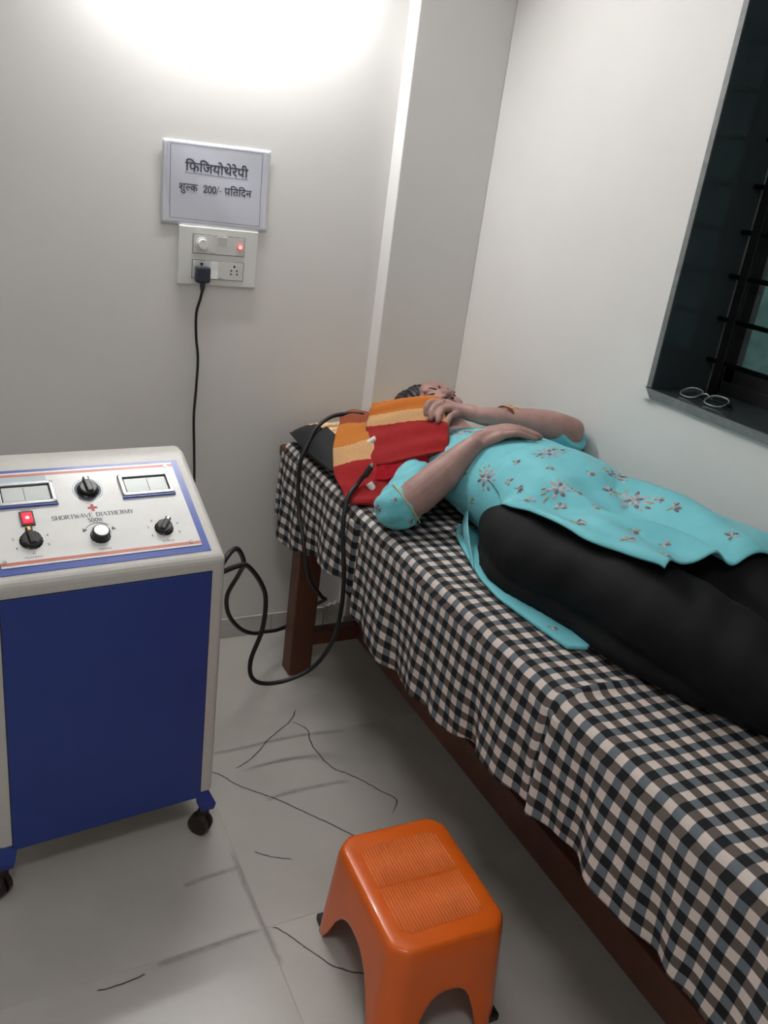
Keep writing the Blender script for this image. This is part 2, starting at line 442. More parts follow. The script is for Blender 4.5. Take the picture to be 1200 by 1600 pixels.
# ------------------------------------------------------------------ room shell
XL, XR, YF, YB, ZC = -1.75, 1.0, -3.5, 0.0, 2.75
PILLAR_X, PILLAR_Y = 0.684, -0.068
floor = struct(MB().box((XL - 0.1, YF - 0.1, -0.12), (XR + 0.1, 0.1, -0.0004)).build('floor', M['grout']), 'grey vitrified tile floor with dark veins')
TX, TY = 0.61, 0.603
tmesh = None
tiles = {}
tmb = MB().box((0.001, 0.001, -0.008), (TX - 0.001, TY - 0.001, 0.0), 0.0003)
for i in range(-3, 2):
    for j in range(-6, 1):
        x0 = i * TX; y0 = 0.009 + (j - 1) * TY
        if x0 + TX < XL or x0 > XR or y0 + TY < YF: continue
        if tmesh is None:
            o = tmb.build('floor_tile', M['tile'], floor, world=False); tmesh = o.data
        else:
            o = bpy.data.objects.new('floor_tile', tmesh); COL.objects.link(o); o.parent = floor
        o.location = (x0, y0, 0); tiles[(i, j)] = o
def ribbon(name, pts, wd, m):
    path = catmull([(x, y, 0) for x, y in pts], 5); v = []; uv = []; f = []
    for i, q in enumerate(path):
        d = (path[min(i + 1, len(path) - 1)] - path[max(i - 1, 0)]).normalized(); s = Vector((-d.y, d.x, 0))
        jit = Vector((random.uniform(-1, 1), random.uniform(-1, 1), 0)) * 0.0012
        v += [q + s * wd / 2 + jit + Vector((0, 0, 0.0004)), q - s * wd / 2 + jit + Vector((0, 0, 0.0004))]
        t = i / (len(path) - 1); uv += [(t, 0), (t, 1)]
        if i: f.append((2 * i - 2, 2 * i - 1, 2 * i + 1, 2 * i))
    return ob(name, v, f, m, floor, uvs=uv)
for pts in ([(0.0, -0.65), (0.036, -0.677), (0.054, -0.702), (0.076, -0.738), (0.116, -0.78), (0.169, -0.835), (0.215, -0.895), (0.242, -0.929), (0.283, -0.981), (0.354, -1.083)],
            [(0.349, -0.468), (0.31, -0.519), (0.251, -0.56), (0.21, -0.59), (0.167, -0.632), (0.122, -0.662), (0.09, -0.675)],
            [(0.31, -0.519), (0.34, -0.558), (0.344, -0.588), (0.334, -0.624), (0.334, -0.67), (0.35, -0.752), (0.386, -0.794), (0.419, -0.842), (0.439, -0.878), (0.469, -0.928), (0.43, -0.974)],
            [(0.015, -1.2), (0.03, -1.211), (0.056, -1.255), (0.081, -1.298), (0.113, -1.343), (0.165, -1.38), (0.25, -1.42)],
            [(0.047, -0.977), (0.071, -1.001), (0.126, -1.032)], [(-0.36, -1.222), (-0.31, -1.225), (-0.262, -1.218)]):
    ribbon('tile_vein', pts, 0.0045, M['vein'])
for pts, wd in (([(0.04, -0.597), (0.13, -0.598), (0.203, -0.593), (0.332, -0.594), (0.46, -0.612)], 0.022), ([(0.13, -0.818), (0.168, -0.814), (0.226, -0.809), (0.295, -0.811), (0.38, -0.82)], 0.022),
                ([(-0.24, -1.207), (-0.164, -1.204), (-0.093, -1.199), (-0.01, -1.196)], 0.022), ([(-0.14, -1.025), (-0.107, -1.02), (-0.055, -1.015), (-0.002, -1.012)], 0.02),
                ([(-0.006, -0.95), (-0.004, -1.1), (0.0, -1.2), (0.005, -1.3)], 0.02)):
    ribbon('tile_smudge', pts, wd, M['smudge'])

struct(MB().box((XL - 0.1, 0.0, -0.1), (XR + 0.3, 0.12, ZC)).build('wall_back', M['wall']), 'pale grey painted wall behind the machine')
struct(MB().box((PILLAR_X, PILLAR_Y, 0.0), (XR, 0.0, ZC), 0.003).build('trim_1', M['wall']), 'shallow painted pillar projecting in the corner')
# right wall with window opening
WY0, WY1, WZ0, WZ1 = -0.935, -2.15, 1.165, 2.35
mb = MB()
mb.box((XR, WY0, -0.1), (XR + 0.25, 0.12, ZC)); mb.box((XR, YF, -0.1), (XR + 0.25, WY1, ZC))
mb.box((XR, WY1, -0.1), (XR + 0.25, WY0, WZ0 - 0.02)); mb.box((XR, WY1, WZ1), (XR + 0.25, WY0, ZC))
struct(mb.build('wall_right', M['wall']), 'pale wall with the barred window')
struct(MB().box((XL - 0.1, YF, -0.1), (XL, 0.12, ZC)).build('wall_left', M['wall']), 'pale painted wall left of the machine')
struct(MB().box((XL - 0.1, YF - 0.1, -0.1), (XR + 0.25, YF, ZC)).build('wall_front', M['wall']), 'pale painted wall behind the viewer')
struct(MB().box((XL - 0.1, YF - 0.1, ZC), (XR + 0.25, 0.12, ZC + 0.1)).build('ceiling', M['ceiling']), 'white painted ceiling')
# skirting of cut tiles
base = struct(MB().box((XL, -0.008, 0.0), (0.625, 0.0, 0.07)).build('baseboard_back', M['grout']), 'grey skirting tiles along the wall')
for x0, x1, h in ((XL, -1.21, 0.076), (-1.208, -0.6, 0.076), (-0.598, -0.002, 0.076), (0.0, 0.42, 0.076), (0.422, 0.625, 0.076), ):
    MB().box((x0 + 0.001, -0.014, 0.0), (x1 - 0.001, -0.007, h), 0.0015).build('skirting_tile', M['skirt'], base)
mb = MB(); 
poly = [(0.627, 0.0), (PILLAR_X, 0.0), (PILLAR_X, 0.086), (0.672, 0.094), (0.662, 0.082), (0.65, 0.088), (0.64, 0.079), (0.627, 0.083)]
mb.prism([(x, z) for x, z in poly], 1, -0.016, -0.001); mb.build('broken_plaster', M['plaster'], base)
base2 = struct(MB().box((PILLAR_X - 0.006, PILLAR_Y - 0.006, 0.0), (XR, PILLAR_Y, 0.06)).build('baseboard_right', M['plaster']), 'rough plaster strip at the foot of the pillar')

# ------------------------------------------------------------------ window
win = empty('window_1', (XR, WY0, WZ0)); win['kind'] = 'structure'; win['label'] = 'dark granite lined window with black iron bars'
D = 0.20
def slab(name, lo, hi, m='granite', bev=0.002): return MB().box(lo, hi, bev).build(name, M[m], win)
slab('jamb', (XR - 0.004, WY0 - 0.018, WZ0), (XR + D, WY0, WZ1))
slab('jamb_edge', (XR - 0.0055, WY0 - 0.0165, WZ0 + 0.001), (XR - 0.0035, WY0 - 0.0015, WZ1 - 0.02), 'granite_edge', 0.0)
slab('jamb', (XR - 0.004, WY1, WZ0), (XR + D, WY1 + 0.018, WZ1))
slab('lintel', (XR - 0.004, WY1, WZ1 - 0.018), (XR + D, WY0, WZ1))
slab('sill', (XR - 0.010, WY1 - 0.02, WZ0 - 0.022), (XR + D, WY0 + 0.004, WZ0))
slab('sill_edge', (XR - 0.0115, WY1 - 0.02, WZ0 - 0.0205), (XR - 0.0095, WY0 + 0.002, WZ0 - 0.002), 'granite_edge', 0.0)
MB().prism([(WY0 + 0.006, WZ0 - 0.024), (WY0 - 0.03, WZ0 - 0.025), (WY0 - 0.008, WZ0 - 0.002), (WY0 + 0.002, WZ0 + 0.004)], 0, XR - 0.014, XR - 0.0112).build('chipped_corner', M['switch'], win)
# outer track frame
fx = XR + D - 0.016
slab('track_frame', (fx, WY0 - 0.030, WZ0), (fx + 0.012, WY0 - 0.018, WZ1 - 0.018), 'alu', 0.001)
slab('track_frame', (fx + 0.012, WY1 + 0.018, WZ0), (fx + 0.06, WY0, WZ0 + 0.03), 'alu_dark', 0.001)
slab('track_frame', (fx + 0.012, WY1 + 0.018, WZ1 - 0.05), (fx + 0.06, WY0, WZ1 - 0.018), 'alu_dark', 0.001)
slab('track_frame', (fx + 0.012, WY0 - 0.05, WZ0), (fx + 0.06, WY0, WZ1), 'alu_dark', 0.001)
def sash(y0, y1, x):
    s = MB(); z0 = WZ0 + 0.025; z1 = WZ1 - 0.04; t = 0.042
    s.box((x, y1, z0), (x + 0.02, y0, z0 + t), 0.002); s.box((x, y1, z1 - t), (x + 0.02, y0, z1), 0.002)
    s.box((x, y0 - t, z0), (x + 0.02, y0, z1), 0.002); s.box((x, y1, z0), (x + 0.02, y1 + t, z1), 0.002)
    so = s.build('sash', M['alu_dark'], win)
    b = MB(); e = 0.009
    a0, a1, b0, b1 = y0 - t, y1 + t, z0 + t, z1 - t
    b.box((x - 0.002, a1, b0), (x + 0.008, a0, b0 + e)); b.box((x - 0.002, a1, b1 - e), (x + 0.008, a0, b1)); b.box((x - 0.002, a0 - e, b0), (x + 0.008, a0, b1)); b.box((x - 0.002, a1, b0), (x + 0.008, a1 + e, b1))
    b.build('glazing_bead', M['alu'], so)
    MB().box((x + 0.008, a1, b0), (x + 0.012, a0, b1)).build('pane', M['glass'], so)
sash(-0.972, -1.58, fx + 0.014); sash(-1.54, -2.12, fx + 0.037)
# iron grill
for k in range(11):
    z = 1.243 + 0.1018 * k
    MB().cyl((XR + 0.160, WY0 - 0.005, z), (XR + 0.160, WY1 + 0.005, z), 0.0062, n=12).build('grill_bar', M['bar'], win, smooth=True)
for y in (-0.985, -1.46, -1.94):
    MB().box((XR + 0.152, y - 0.026, WZ0), (XR + 0.158, y - 0.001, WZ1 - 0.018), 0.001).build('grill_upright', M['bar'], win)

# spectacles on the sill
sp = empty('spectacles', (1.05, -1.07, WZ0), label='thin silver-rimmed spectacles lying on the window sill', cat='glasses')
def lens_ring(cx, cy, rot, tilt):
    pts = []
    for k in range(25):
        a = 2 * PI * k / 24
        y = 0.027 * math.copysign(abs(math.cos(a)) ** 0.75, math.cos(a)); x = 0.020 * math.copysign(abs(math.sin(a)) ** 0.8, math.sin(a))
        pts.append(Vector((cx + x * math.cos(rot) - y * math.sin(rot), cy + x * math.sin(rot) + y * math.cos(rot), WZ0 + 0.0125 + tilt * x)))
    v, f = tube_mesh(pts, 0.0013, 6, 2); ob('rim', v, f, M['silver'], sp, True)
    n = len(pts) - 1; c = Vector((cx, cy, WZ0 + 0.0125))
    ob('lens', [c + (q - c) * 0.97 + Vector((0, 0, d)) for d in (-0.0007, 0.0007) for q in pts[:n]], [tuple(range(n))[::-1], tuple(range(n, 2 * n))] + [(i, (i + 1) % n, n + (i + 1) % n, n + i) for i in range(n)], M['lens'], sp)
lens_ring(1.046, -1.033, -0.12, 0.45); lens_ring(1.050, -1.108, 0.10, 0.45)
z_ = WZ0
v, f = tube_mesh([(1.052, -1.059, z_ + 0.015), (1.056, -1.070, z_ + 0.019), (1.053, -1.082, z_ + 0.015)], 0.0013, 6, 4); ob('bridge', v, f, M['silver'], sp, True)
v, f = tube_mesh([(1.050, -1.006, z_ + 0.014), (1.066, -1.004, z_ + 0.009), (1.090, -1.02, z_ + 0.005), (1.094, -1.08, z_ + 0.003), (1.085, -1.13, z_ + 0.002)], 0.0016, 6, 5); ob('temple_arm', v, f, M['bar'], sp, True)
v, f = tube_mesh([(1.052, -1.135, z_ + 0.014), (1.068, -1.139, z_ + 0.009), (1.082, -1.12, z_ + 0.006), (1.086, -1.06, z_ + 0.004), (1.078, -1.01, z_ + 0.002)], 0.0016, 6, 5); ob('temple_arm', v, f, M['bar'], sp, True)

# ------------------------------------------------------------------ lamps
lx, lz = 0.165, 2.13
tl = empty('tube_light', (lx, -0.001, lz), label='white tube light batten fixed high on the wall above the notice', cat='lamp')
MB().box((lx - 0.33, -0.070, lz - 0.018), (lx + 0.33, -0.001, lz + 0.018), 0.004).build('batten', M['white_cap'], tl)
MB().cyl((lx - 0.30, -0.100, lz), (lx + 0.30, -0.100, lz), 0.013, n=16).build('tube', M['tube'], tl, True)
for s in (-1, 1): MB().box((lx + s * 0.3135 - 0.0125, -0.114, lz - 0.016), (lx + s * 0.3135 + 0.0125, -0.069, lz + 0.016), 0.003).build('end_cap', M['white_cap'], tl)
cl = empty('added_fill_panel', (-0.5, -2.3, ZC), label='square fill light panel added out of view on the ceiling', cat='lamp')  # unseen panel added to fill the room with light, not a known fixture
MB().box((-0.5 - 0.2, -2.3 - 0.2, ZC - 0.03), (-0.5 + 0.2, -2.3 + 0.2, ZC), 0.004).build('frame', M['white_cap'], cl)
MB().box((-0.5 - 0.18, -2.3 - 0.18, ZC - 0.033), (-0.5 + 0.18, -2.3 + 0.18, ZC - 0.0305)).build('fill_emitter', M['fill_glow'], cl)

# ------------------------------------------------------------------ text helpers
def text_mesh(s, bold=0.0):
    c = bpy.data.curves.new('txt', 'FONT'); c.body = s; c.offset = bold; c.resolution_u = 3
    o = bpy.data.objects.new('txt', c); COL.objects.link(o); bpy.context.view_layer.update()
    e = o.evaluated_get(bpy.context.evaluated_depsgraph_get()); m = e.to_mesh()
    v = [q.co.copy() for q in m.vertices]; f = [tuple(q.vertices) for q in m.polygons]
    e.to_mesh_clear(); bpy.data.objects.remove(o); bpy.data.curves.remove(c)
    return v, f
def fit_text(parts, x0, x1, zbase, zh, place):
    """parts: (verts, faces) in glyph space merged; scaled to x0..x1, glyph height unit zh"""
    v, f = parts; mn = min(q.x for q in v); mx = max(q.x for q in v)
    sx = (x1 - x0) / (mx - mn)
    return [place(x0 + (q.x - mn) * sx, zbase + q.y * zh) for q in v], f
def merge(lst):
    v = []; f = []
    for a, b in lst:
        k = len(v); v += a; f += [tuple(i + k for i in q) for q in b]
    return v, f
# serif capitals drawn as strokes: (thick?, points)
SERIF = {
 'S': [(1, [(.62, .82), (.55, .95), (.35, 1), (.12, .92), (.1, .72), (.3, .56), (.55, .42), (.62, .22), (.45, .03), (.22, .02), (.08, .2)])],
 'H': [(2, [(.15, 0), (.15, 1)]), (2, [(.65, 0), (.65, 1)]), (0, [(.15, .52), (.65, .52)])],
 'O': [(1, [(.4, 1), (.15, .85), (.08, .5), (.15, .15), (.4, 0), (.65, .15), (.72, .5), (.65, .85), (.4, 1)])],
 'R': [(2, [(.15, 0), (.15, 1)]), (1, [(.15, 1), (.5, .98), (.62, .78), (.5, .55), (.15, .52)]), (1, [(.38, .52), (.7, 0)])],
 'T': [(2, [(.4, 0), (.4, 1)]), (0, [(.05, 1), (.75, 1)]), (0, [(.05, 1), (.05, .8)]), (0, [(.75, 1), (.75, .8)])],
 'W': [(1, [(.05, 1), (.27, 0)]), (0, [(.27, 0), (.47, .9)]), (1, [(.47, .9), (.68, 0)]), (0, [(.68, 0), (.92, 1)])],
 'A': [(0, [(.05, 0), (.38, 1)]), (1, [(.38, 1), (.72, 0)]), (0, [(.18, .36), (.6, .36)])],
 'V': [(1, [(.05, 1), (.38, 0)]), (0, [(.38, 0), (.72, 1)])],
 'E': [(2, [(.15, 0), (.15, 1)]), (0, [(.15, 1), (.62, 1)]), (0, [(.15, .52), (.5, .52)]), (0, [(.15, 0), (.65, 0)]), (0, [(.62, 1), (.62, .82)]), (0, [(.65, 0), (.65, .2)])],
 'D': [(2, [(.15, 0), (.15, 1)]), (1, [(.15, 1), (.45, .97), (.68, .75), (.68, .25), (.45, .03), (.15, 0)])],
 'I': [(2, [(.2, 0), (.2, 1)])],
 'M': [(0, [(.1, 0), (.12, 1)]), (1, [(.12, 1), (.45, .05)]), (0, [(.45, .05), (.78, 1)]), (2, [(.8, 0), (.78, 1)])],
 'Y': [(1, [(.05, 1), (.38, .48)]), (0, [(.38, .48), (.72, 1)]), (2, [(.38, 0), (.38, .48)])],
 '5': [(1, [(.6, 1), (.2, 1), (.15, .6), (.4, .64), (.62, .45), (.58, .15), (.35, 0), (.1, .1)])],
 '0': [(1, [(.36, 1), (.14, .8), (.1, .5), (.14, .2), (.36, 0), (.58, .2), (.62, .5), (.58, .8), (.36, 1)])],
 '2': [(1, [(.1, .75), (.2, .96), (.42, 1), (.58, .84), (.5, .55), (.1, .04)]), (1, [(.1, .04), (.62, .04)]), (0, [(.62, .04), (.64, .2)])],
 '/': [(0, [(.02, -.05), (.38, 1.05)])], '-': [(0, [(.05, .38), (.4, .38)])],
}
WID = {'I': .4, 'W': .97, 'M': .92, ' ': .45, '/': .42, '-': .45, 'S': .7, '0': .72, '5': .7, '2': .72}
def serif_text(s, thick=0.16, thin=0.07, serifs=True):
    v = []; f = []; x = 0
    def quad(a, b, wd):
        d = (b - a); L = d.length or 1; nn = Vector((-d.y, d.x, 0)) / L * wd / 2; e = d / L * wd * 0.2
        k = len(v); v.extend([a + nn - e, a - nn - e, b - nn + e, b + nn + e]); f.append((k, k + 1, k + 2, k + 3))
    for ch in s:
        for kind, pts in SERIF.get(ch, []):
            q = [Vector((x + a, b, 0)) for a, b in pts]
            for a, b in zip(q, q[1:]):
                wd = thin if kind == 0 else thick
                if kind == 1 and len(q) > 4: wd = thick if abs((b - a).y) > abs((b - a).x) * 0.7 else (thick + thin) / 2
                quad(a, b, wd)
            if serifs and kind == 2:
                for e in (q[0], q[-1]): quad(e + Vector((-.13, 0, 0)), e + Vector((.13, 0, 0)), thin)
        x += WID.get(ch, 0.8)
    return v, f

# ------------------------------------------------------------------ notice
nt_ = empty('wall_notice', (0.15, 0.0, 1.366), label='laminated white fee notice with printed lettering taped above the switchboard', cat='notice')
rows = []
for z in (1.366, 1.42, 1.475, 1.53, 1.583):
    rows.append([(x + (0.002 if z < 1.4 else 0), -0.0035 - 0.003 * math.sin((x) * 9 + z * 11) ** 2, z + 0.005 * (x / 0.3) * (1 if z > 1.5 else 0.3)) for x in (-0.001, 0.05, 0.1, 0.15, 0.2, 0.25, 0.302)])
v, f, uv = patch(rows[::-1], 4, 0.0006)
v = [Vector((q[0], q[1], q[2])) for q in v]
ob('laminate_sheet', v, f, M['laminate'], nt_, True)
def paper_pt(x, z, d=0.0016): return Vector((x, -0.0035 - 0.003 * math.sin(x * 9 + z * 11) ** 2 - d, z))
def grid_sheet(x0, x1, z0, z1, d, n=14):
    v = [paper_pt(x0 + (x1 - x0) * i / n, z0 + (z1 - z0) * j / n + 0.004 * (i / n) * (j / n), d) for j in range(n + 1) for i in range(n + 1)]
    return v, [(j * (n + 1) + i, j * (n + 1) + i + 1, (j + 1) * (n + 1) + i + 1, (j + 1) * (n + 1) + i) for j in range(n) for i in range(n)]
v, f = grid_sheet(0.012, 0.292, 1.376, 1.577, 0.0012); ob('paper_sheet', v, f, M['paper'], nt_, True)
def line_strip(x0, z0, x1, z1, wd, d=0.0018, n=10):
    dx, dz = x1 - x0, z1 - z0; L = math.hypot(dx, dz); nx, nz = -dz / L * wd / 2, dx / L * wd / 2
    v = []
    for i in range(n + 1):
        t = i / n; v += [paper_pt(x0 + dx * t + nx, z0 + dz * t + nz, d), paper_pt(x0 + dx * t - nx, z0 + dz * t - nz, d)]
    return v, [(2 * i, 2 * i + 1, 2 * i + 3, 2 * i + 2) for i in range(n)]
v, f = merge([line_strip(0.020, 1.573, 0.279, 1.577, 0.0011), line_strip(0.0235, 1.384, 0.2815, 1.382, 0.0011), line_strip(0.020, 1.573, 0.0235, 1.384, 0.0011), line_strip(0.279, 1.577, 0.2815, 1.382, 0.0011)])
ob('border_line', v, f, M['print'], nt_)
place = lambda x, z: paper_pt(x, z, 0.0019)
tv, tf = text_mesh('िफिजयोथेरेपी', 0.014)
v, f = fit_text((tv, tf), 0.061, 0.240, 1.509, 0.0345, place); ob('lettering', v, f, M['print_dark'], nt_)
v, f = line_strip(0.061, 1.5035, 0.240, 1.5035, 0.0013); ob('underline', v, f, M['print_dark'], nt_)
def half_la():
    bm = bmesh.new(); v, f = text_mesh('ल', 0.012)
    vs = [bm.verts.new(q) for q in v]
    for q in f:
        try: bm.faces.new([vs[i] for i in q])
        except ValueError: pass
    bmesh.ops.bisect_plane(bm, geom=list(bm.verts) + list(bm.edges) + list(bm.faces), plane_co=(0.46, 0, 0), plane_no=(1, 0, 0), clear_outer=True)
    bm.verts.index_update(); r = ([q.co.copy() for q in bm.verts], [[q.index for q in fa.verts] for fa in bm.faces]); bm.free(); return r
def shift(g, dx): return [q + Vector((dx, 0, 0)) for q in g[0]], g[1]
sh = text_mesh('शु', 0.012); la = half_la(); ka = text_mesh('क', 0.012)
w1 = merge([sh, shift(la, 0.72), shift(ka, 1.18)])
v, f = fit_text(w1, 0.046, 0.098, 1.4575, 0.0285, place); ob('lettering', v, f, M['print_dark'], nt_)
v, f = fit_text(serif_text('200/-', 0.17, 0.10), 0.113, 0.165, 1.4575, 0.0185, place); ob('lettering', v, f, M['print_dark'], nt_)
pa = text_mesh('प', 0.012); ti = text_mesh('ितिदन', 0.012)
rk = ([Vector((0.40, 0.20, 0)), Vector((0.43, 0.26, 0)), Vector((0.10, 0.03, 0)), Vector((0.08, -0.03, 0))], [(0, 1, 2, 3)])
w2 = merge([pa, rk, shift(ti, 0.585)])
v, f = fit_text(w2, 0.173, 0.253, 1.4575, 0.0285, place); ob('lettering', v, f, M['print_dark'], nt_)

# ------------------------------------------------------------------ switchboard, plug, mains lead
sb = empty('switchboard', (0.164, 0.0, 1.206), label='white modular switchboard with two rows under the notice', cat='switchboard')
MB().box((0.049, -0.011, 1.206), (0.280, -0.0005, 1.3665), 0.003).build('plate', M['switch'], sb)
for z0, z1 in ((1.2935, 1.3465), (1.2240, 1.2770)):
    fr = MB().box((0.0885, -0.0115, z0), (0.2405, -0.0105, z1)).build('row_gap', M['black_plastic'], sb)
    MB().box((0.0898, -0.0128, z0 + 0.0013), (0.2392, -0.011, z1 - 0.0013), 0.0004).build('module_row', M['switch_in'], sb)
MB().cyl((0.1145, -0.0125, 1.3205), (0.1145, -0.0165, 1.3205), 0.0185, 0.018, 28).cyl((0.1145, -0.0163, 1.3205), (0.1145, -0.029, 1.3205), 0.0145, 0.0130, 28).build('dimmer_knob', M['switch'], sb, False)
MB().box((0.1137, -0.0298, 1.328), (0.1153, -0.0288, 1.332)).build('pointer_mark', M['print'], sb)
def rocker(x0, x1, z0, z1, up):
    a, b = (-0.0135, -0.0175) if up else (-0.0175, -0.0135)
    MB().prism([(-0.0125, z0), (a, z0), (-0.0145, (z0 + z1) / 2), (b, z1), (-0.0125, z1)], 0, x0, x1).build('rocker_switch', M['switch'], sb)
rocker(0.160, 0.186, 1.2965, 1.3435, True); rocker(0.142, 0.164, 1.2270, 1.2740, False)
for x, z in ((0.145, 1.2985), (0.172, 1.2290)): MB().box((x - 0.008, -0.0134, z - 0.0005), (x + 0.008, -0.0126, z + 0.0005)).build('embossed_mark', M['print'], sb)
MB().cyl((0.2265, -0.0125, 1.3200), (0.2265, -0.0155, 1.3200), 0.0095, 0.009, 24).build('neon_ring', M['switch_red'], sb)
MB().cyl((0.2265, -0.0150, 1.3200), (0.2265, -0.0160, 1.3200), 0.0062, 0.006, 24).build('neon_lens', M['switch_pink'], sb)
for x, z, r in ((0.116, 1.2655, 0.0042), (0.2125, 1.264, 0.0033), (0.204, 1.2525, 0.0026), (0.2205, 1.2525, 0.0026), (0.203, 1.2425, 0.0024), (0.2215, 1.2425, 0.0024)):
    MB().cyl((x, -0.0120, z), (x, -0.0132, z), r, r, 14).build('socket_hole', M['black_plastic'], sb)
pg = empty('power_plug', (0.1165, -0.013, 1.237), label='black three-pin plug in the lower left socket of the switchboard', cat='plug')
MB().box((0.0955, -0.040, 1.2155), (0.1375, -0.0135, 1.2605), 0.006).build('plug_body', M['plug'], pg)
v, f = tube_mesh([(0.1165, -0.030, 1.220), (0.1165, -0.031, 1.205), (0.1160, -0.031, 1.190)], [0.0085, 0.0075, 0.0045], 12, 4); ob('strain_relief', v, f, M['plug'], pg, True)
v, f = tube_mesh([(0.1162, -0.031, 1.196), (0.112, -0.029, 1.17), (0.104, -0.022, 1.128), (0.108, -0.014, 1.06), (0.117, -0.011, 0.99), (0.115, -0.012, 0.90), (0.111, -0.014, 0.81), (0.115, -0.02, 0.70), (0.112, -0.05, 0.58), (0.09, -0.12, 0.45), (0.04, -0.25, 0.32), (-0.05, -0.42, 0.24), (-0.12, -0.52, 0.22)], 0.0040, 10, 8)
ob('lead', v, f, M['rubber'], pg, True)

# ------------------------------------------------------------------ diathermy machine (local: x along the front, y into depth)
MA = math.radians(5)
mc = empty('diathermy_machine', (-0.03, -0.86, 0.0), MA, 'cream and blue shortwave diathermy machine on castors beside the bed', 'medical machine')
W0, DEP, ZB, ZF, ZT = -0.49, 0.345, 0.108, 0.757, 0.8997
SL = math.hypot(0.30, 0.1427); SV = (0.30 / SL, 0.1427 / SL)
def mk(name, mb, m, parent=mc, smooth=False): return mb.build(name, M[m], parent, smooth, world=False)
# cabinet with a hollowed front
prof = [(0.0, ZB), (0.0, ZF), (0.30, ZT), (DEP, ZT), (DEP, ZB)]
cab = mk('cabinet', MB().prism(prof, 0, W0, 0.0, 0.012), 'cream_metal')
mk('front_panel', MB().box((W0 + 0.033, -0.0035, ZB - 0.003), (-0.033, 0.004, 0.7265), 0.0012), 'blue_panel')
mk('panel_gap', MB().box((W0 + 0.0315, -0.0012, ZB - 0.001), (-0.0315, 0.002, 0.728)), 'black_plastic')
def sp3(u, s, h=0.0):
    return Vector((u, s * SV[0] - h * SV[1], ZF + s * SV[1] + h * SV[0]))
def splate(name, u0, u1, s0, s1, h0, h1, m, parent=mc, bev=0.0):
    mb = MB().box((u0, s0, h0), (u1, s1, h1), bev); mb.v = [sp3(*q) for q in mb.v]; return mk(name, mb, m, parent)
bd = splate('panel_border', W0 + 0.028, -0.028, 0.0225, 0.3005, -0.002, 0.0012, 'blue_border')
pl = splate('control_plate', W0 + 0.044, -0.044, 0.0395, 0.2915, 0.0, 0.0026, 'white_plate')
splate('red_stripe', W0 + 0.044, -0.044, 0.0442, 0.0518, 0.0024, 0.0029, 'salmon', pl)
splate('red_stripe', W0 + 0.044, -0.044, 0.2795, 0.2865, 0.0024, 0.0029, 'salmon', pl)
splate('sticker', -0.437, -0.324, 0.2625, 0.2785, 0.0024, 0.0030, 'sticker', pl)
def meter(uc, zero):
    u0, u1, s0, s1 = uc - 0.0575, uc + 0.0575, 0.195, 0.2585
    mb = MB(); t = 0.009
    for a in ((u0, u1, s0, s0 + t), (u0, u1, s1 - t, s1), (u0, u0 + t, s0, s1), (u1 - t, u1, s0, s1)):
        mb.box((a[0], a[2], 0.002), (a[1], a[3], 0.010), 0.0015)
    mb.v = [sp3(*q) for q in mb.v]; mt = mk('meter', mb, 'silver')
    splate('meter_surround', u0 + t, u1 - t, s0 + t, s1 - t, 0.002, 0.0055, 'black_plastic', mt)
    splate('dial_face', u0 + t + 0.003, u1 - t - 0.003, s0 + t + 0.003, s1 - t - 0.003, 0.005, 0.0062, 'meter_face', mt)
    splate('needle', uc + zero, uc + zero + 0.0012, s0 + t + 0.003, s1 - t - 0.006, 0.0062, 0.0066, 'print', mt)
    splate('meter_lip', u0 - 0.001, u1 + 0.001, s0 - 0.004, s0, 0.002, 0.008, 'blue_border', mt)
meter(-0.119, 0.004); meter(-0.371, -0.004)
def knob(u, s, r, h, kind, ang=90):
    mb = MB(); n = 32
    v = []; f = []
    prof2 = [(r * 1.0, 0.0025), (r * 1.0, h * 0.25), (r * 0.86, h * 0.34), (r * 0.82, h * 0.95), (r * 0.74, h)] if kind != 'round' else [(r * 1.06, 0.0025), (r, h * 0.2), (r * 0.9, h * 0.94), (r * 0.84, h)]
    for rr, hh in prof2:
        for k in range(n):
            a = 2 * PI * k / n; q = rr * (1 + (0.03 if k % 2 else 0))
            v.append(sp3(u + q * math.cos(a), s + q * math.sin(a), hh))
    for i in range(len(prof2) - 1):
        for k in range(n): f.append((i * n + k, i * n + (k + 1) % n, (i + 1) * n + (k + 1) % n, (i + 1) * n + k))
    f.append(tuple(range((len(prof2) - 1) * n, len(prof2) * n)))
    mb.add(v, f); ko = mk('knob', mb, 'black_plastic')
    if kind == 'round':
        v = [sp3(u + r * 0.74 * math.cos(2 * PI * k / n), s + r * 0.74 * math.sin(2 * PI * k / n), h + d) for d in (-0.001, 0.0012) for k in range(n)]
        mk('knob_cap', MB().add(v, [tuple(range(n, 2 * n))] + [(k, (k + 1) % n, n + (k + 1) % n, n + k) for k in range(n)]), 'silver', ko)
    else:
        a = math.radians(ang); c, sn = math.cos(a), math.sin(a)
        b = MB().box((-r * 0.75, -r * 0.30, h * 0.5), (r * 1.12, r * 0.30, h * 1.35), 0.002)
        b.v = [sp3(u + x * c - y * sn, s + x * sn + y * c, z) for x, y, z in b.v]; mk('pointer_grip', b, 'black_plastic', ko)
        b = MB().box((r * 0.72, -r * 0.13, h * 1.3), (r * 1.14, r * 0.13, h * 1.37)); b.v = [sp3(u + x * c - y * sn, s + x * sn + y * c, z) for x, y, z in b.v]
        mk('pointer_mark', b, 'gold' if kind == 'brass' else 'silver', ko)
    return ko
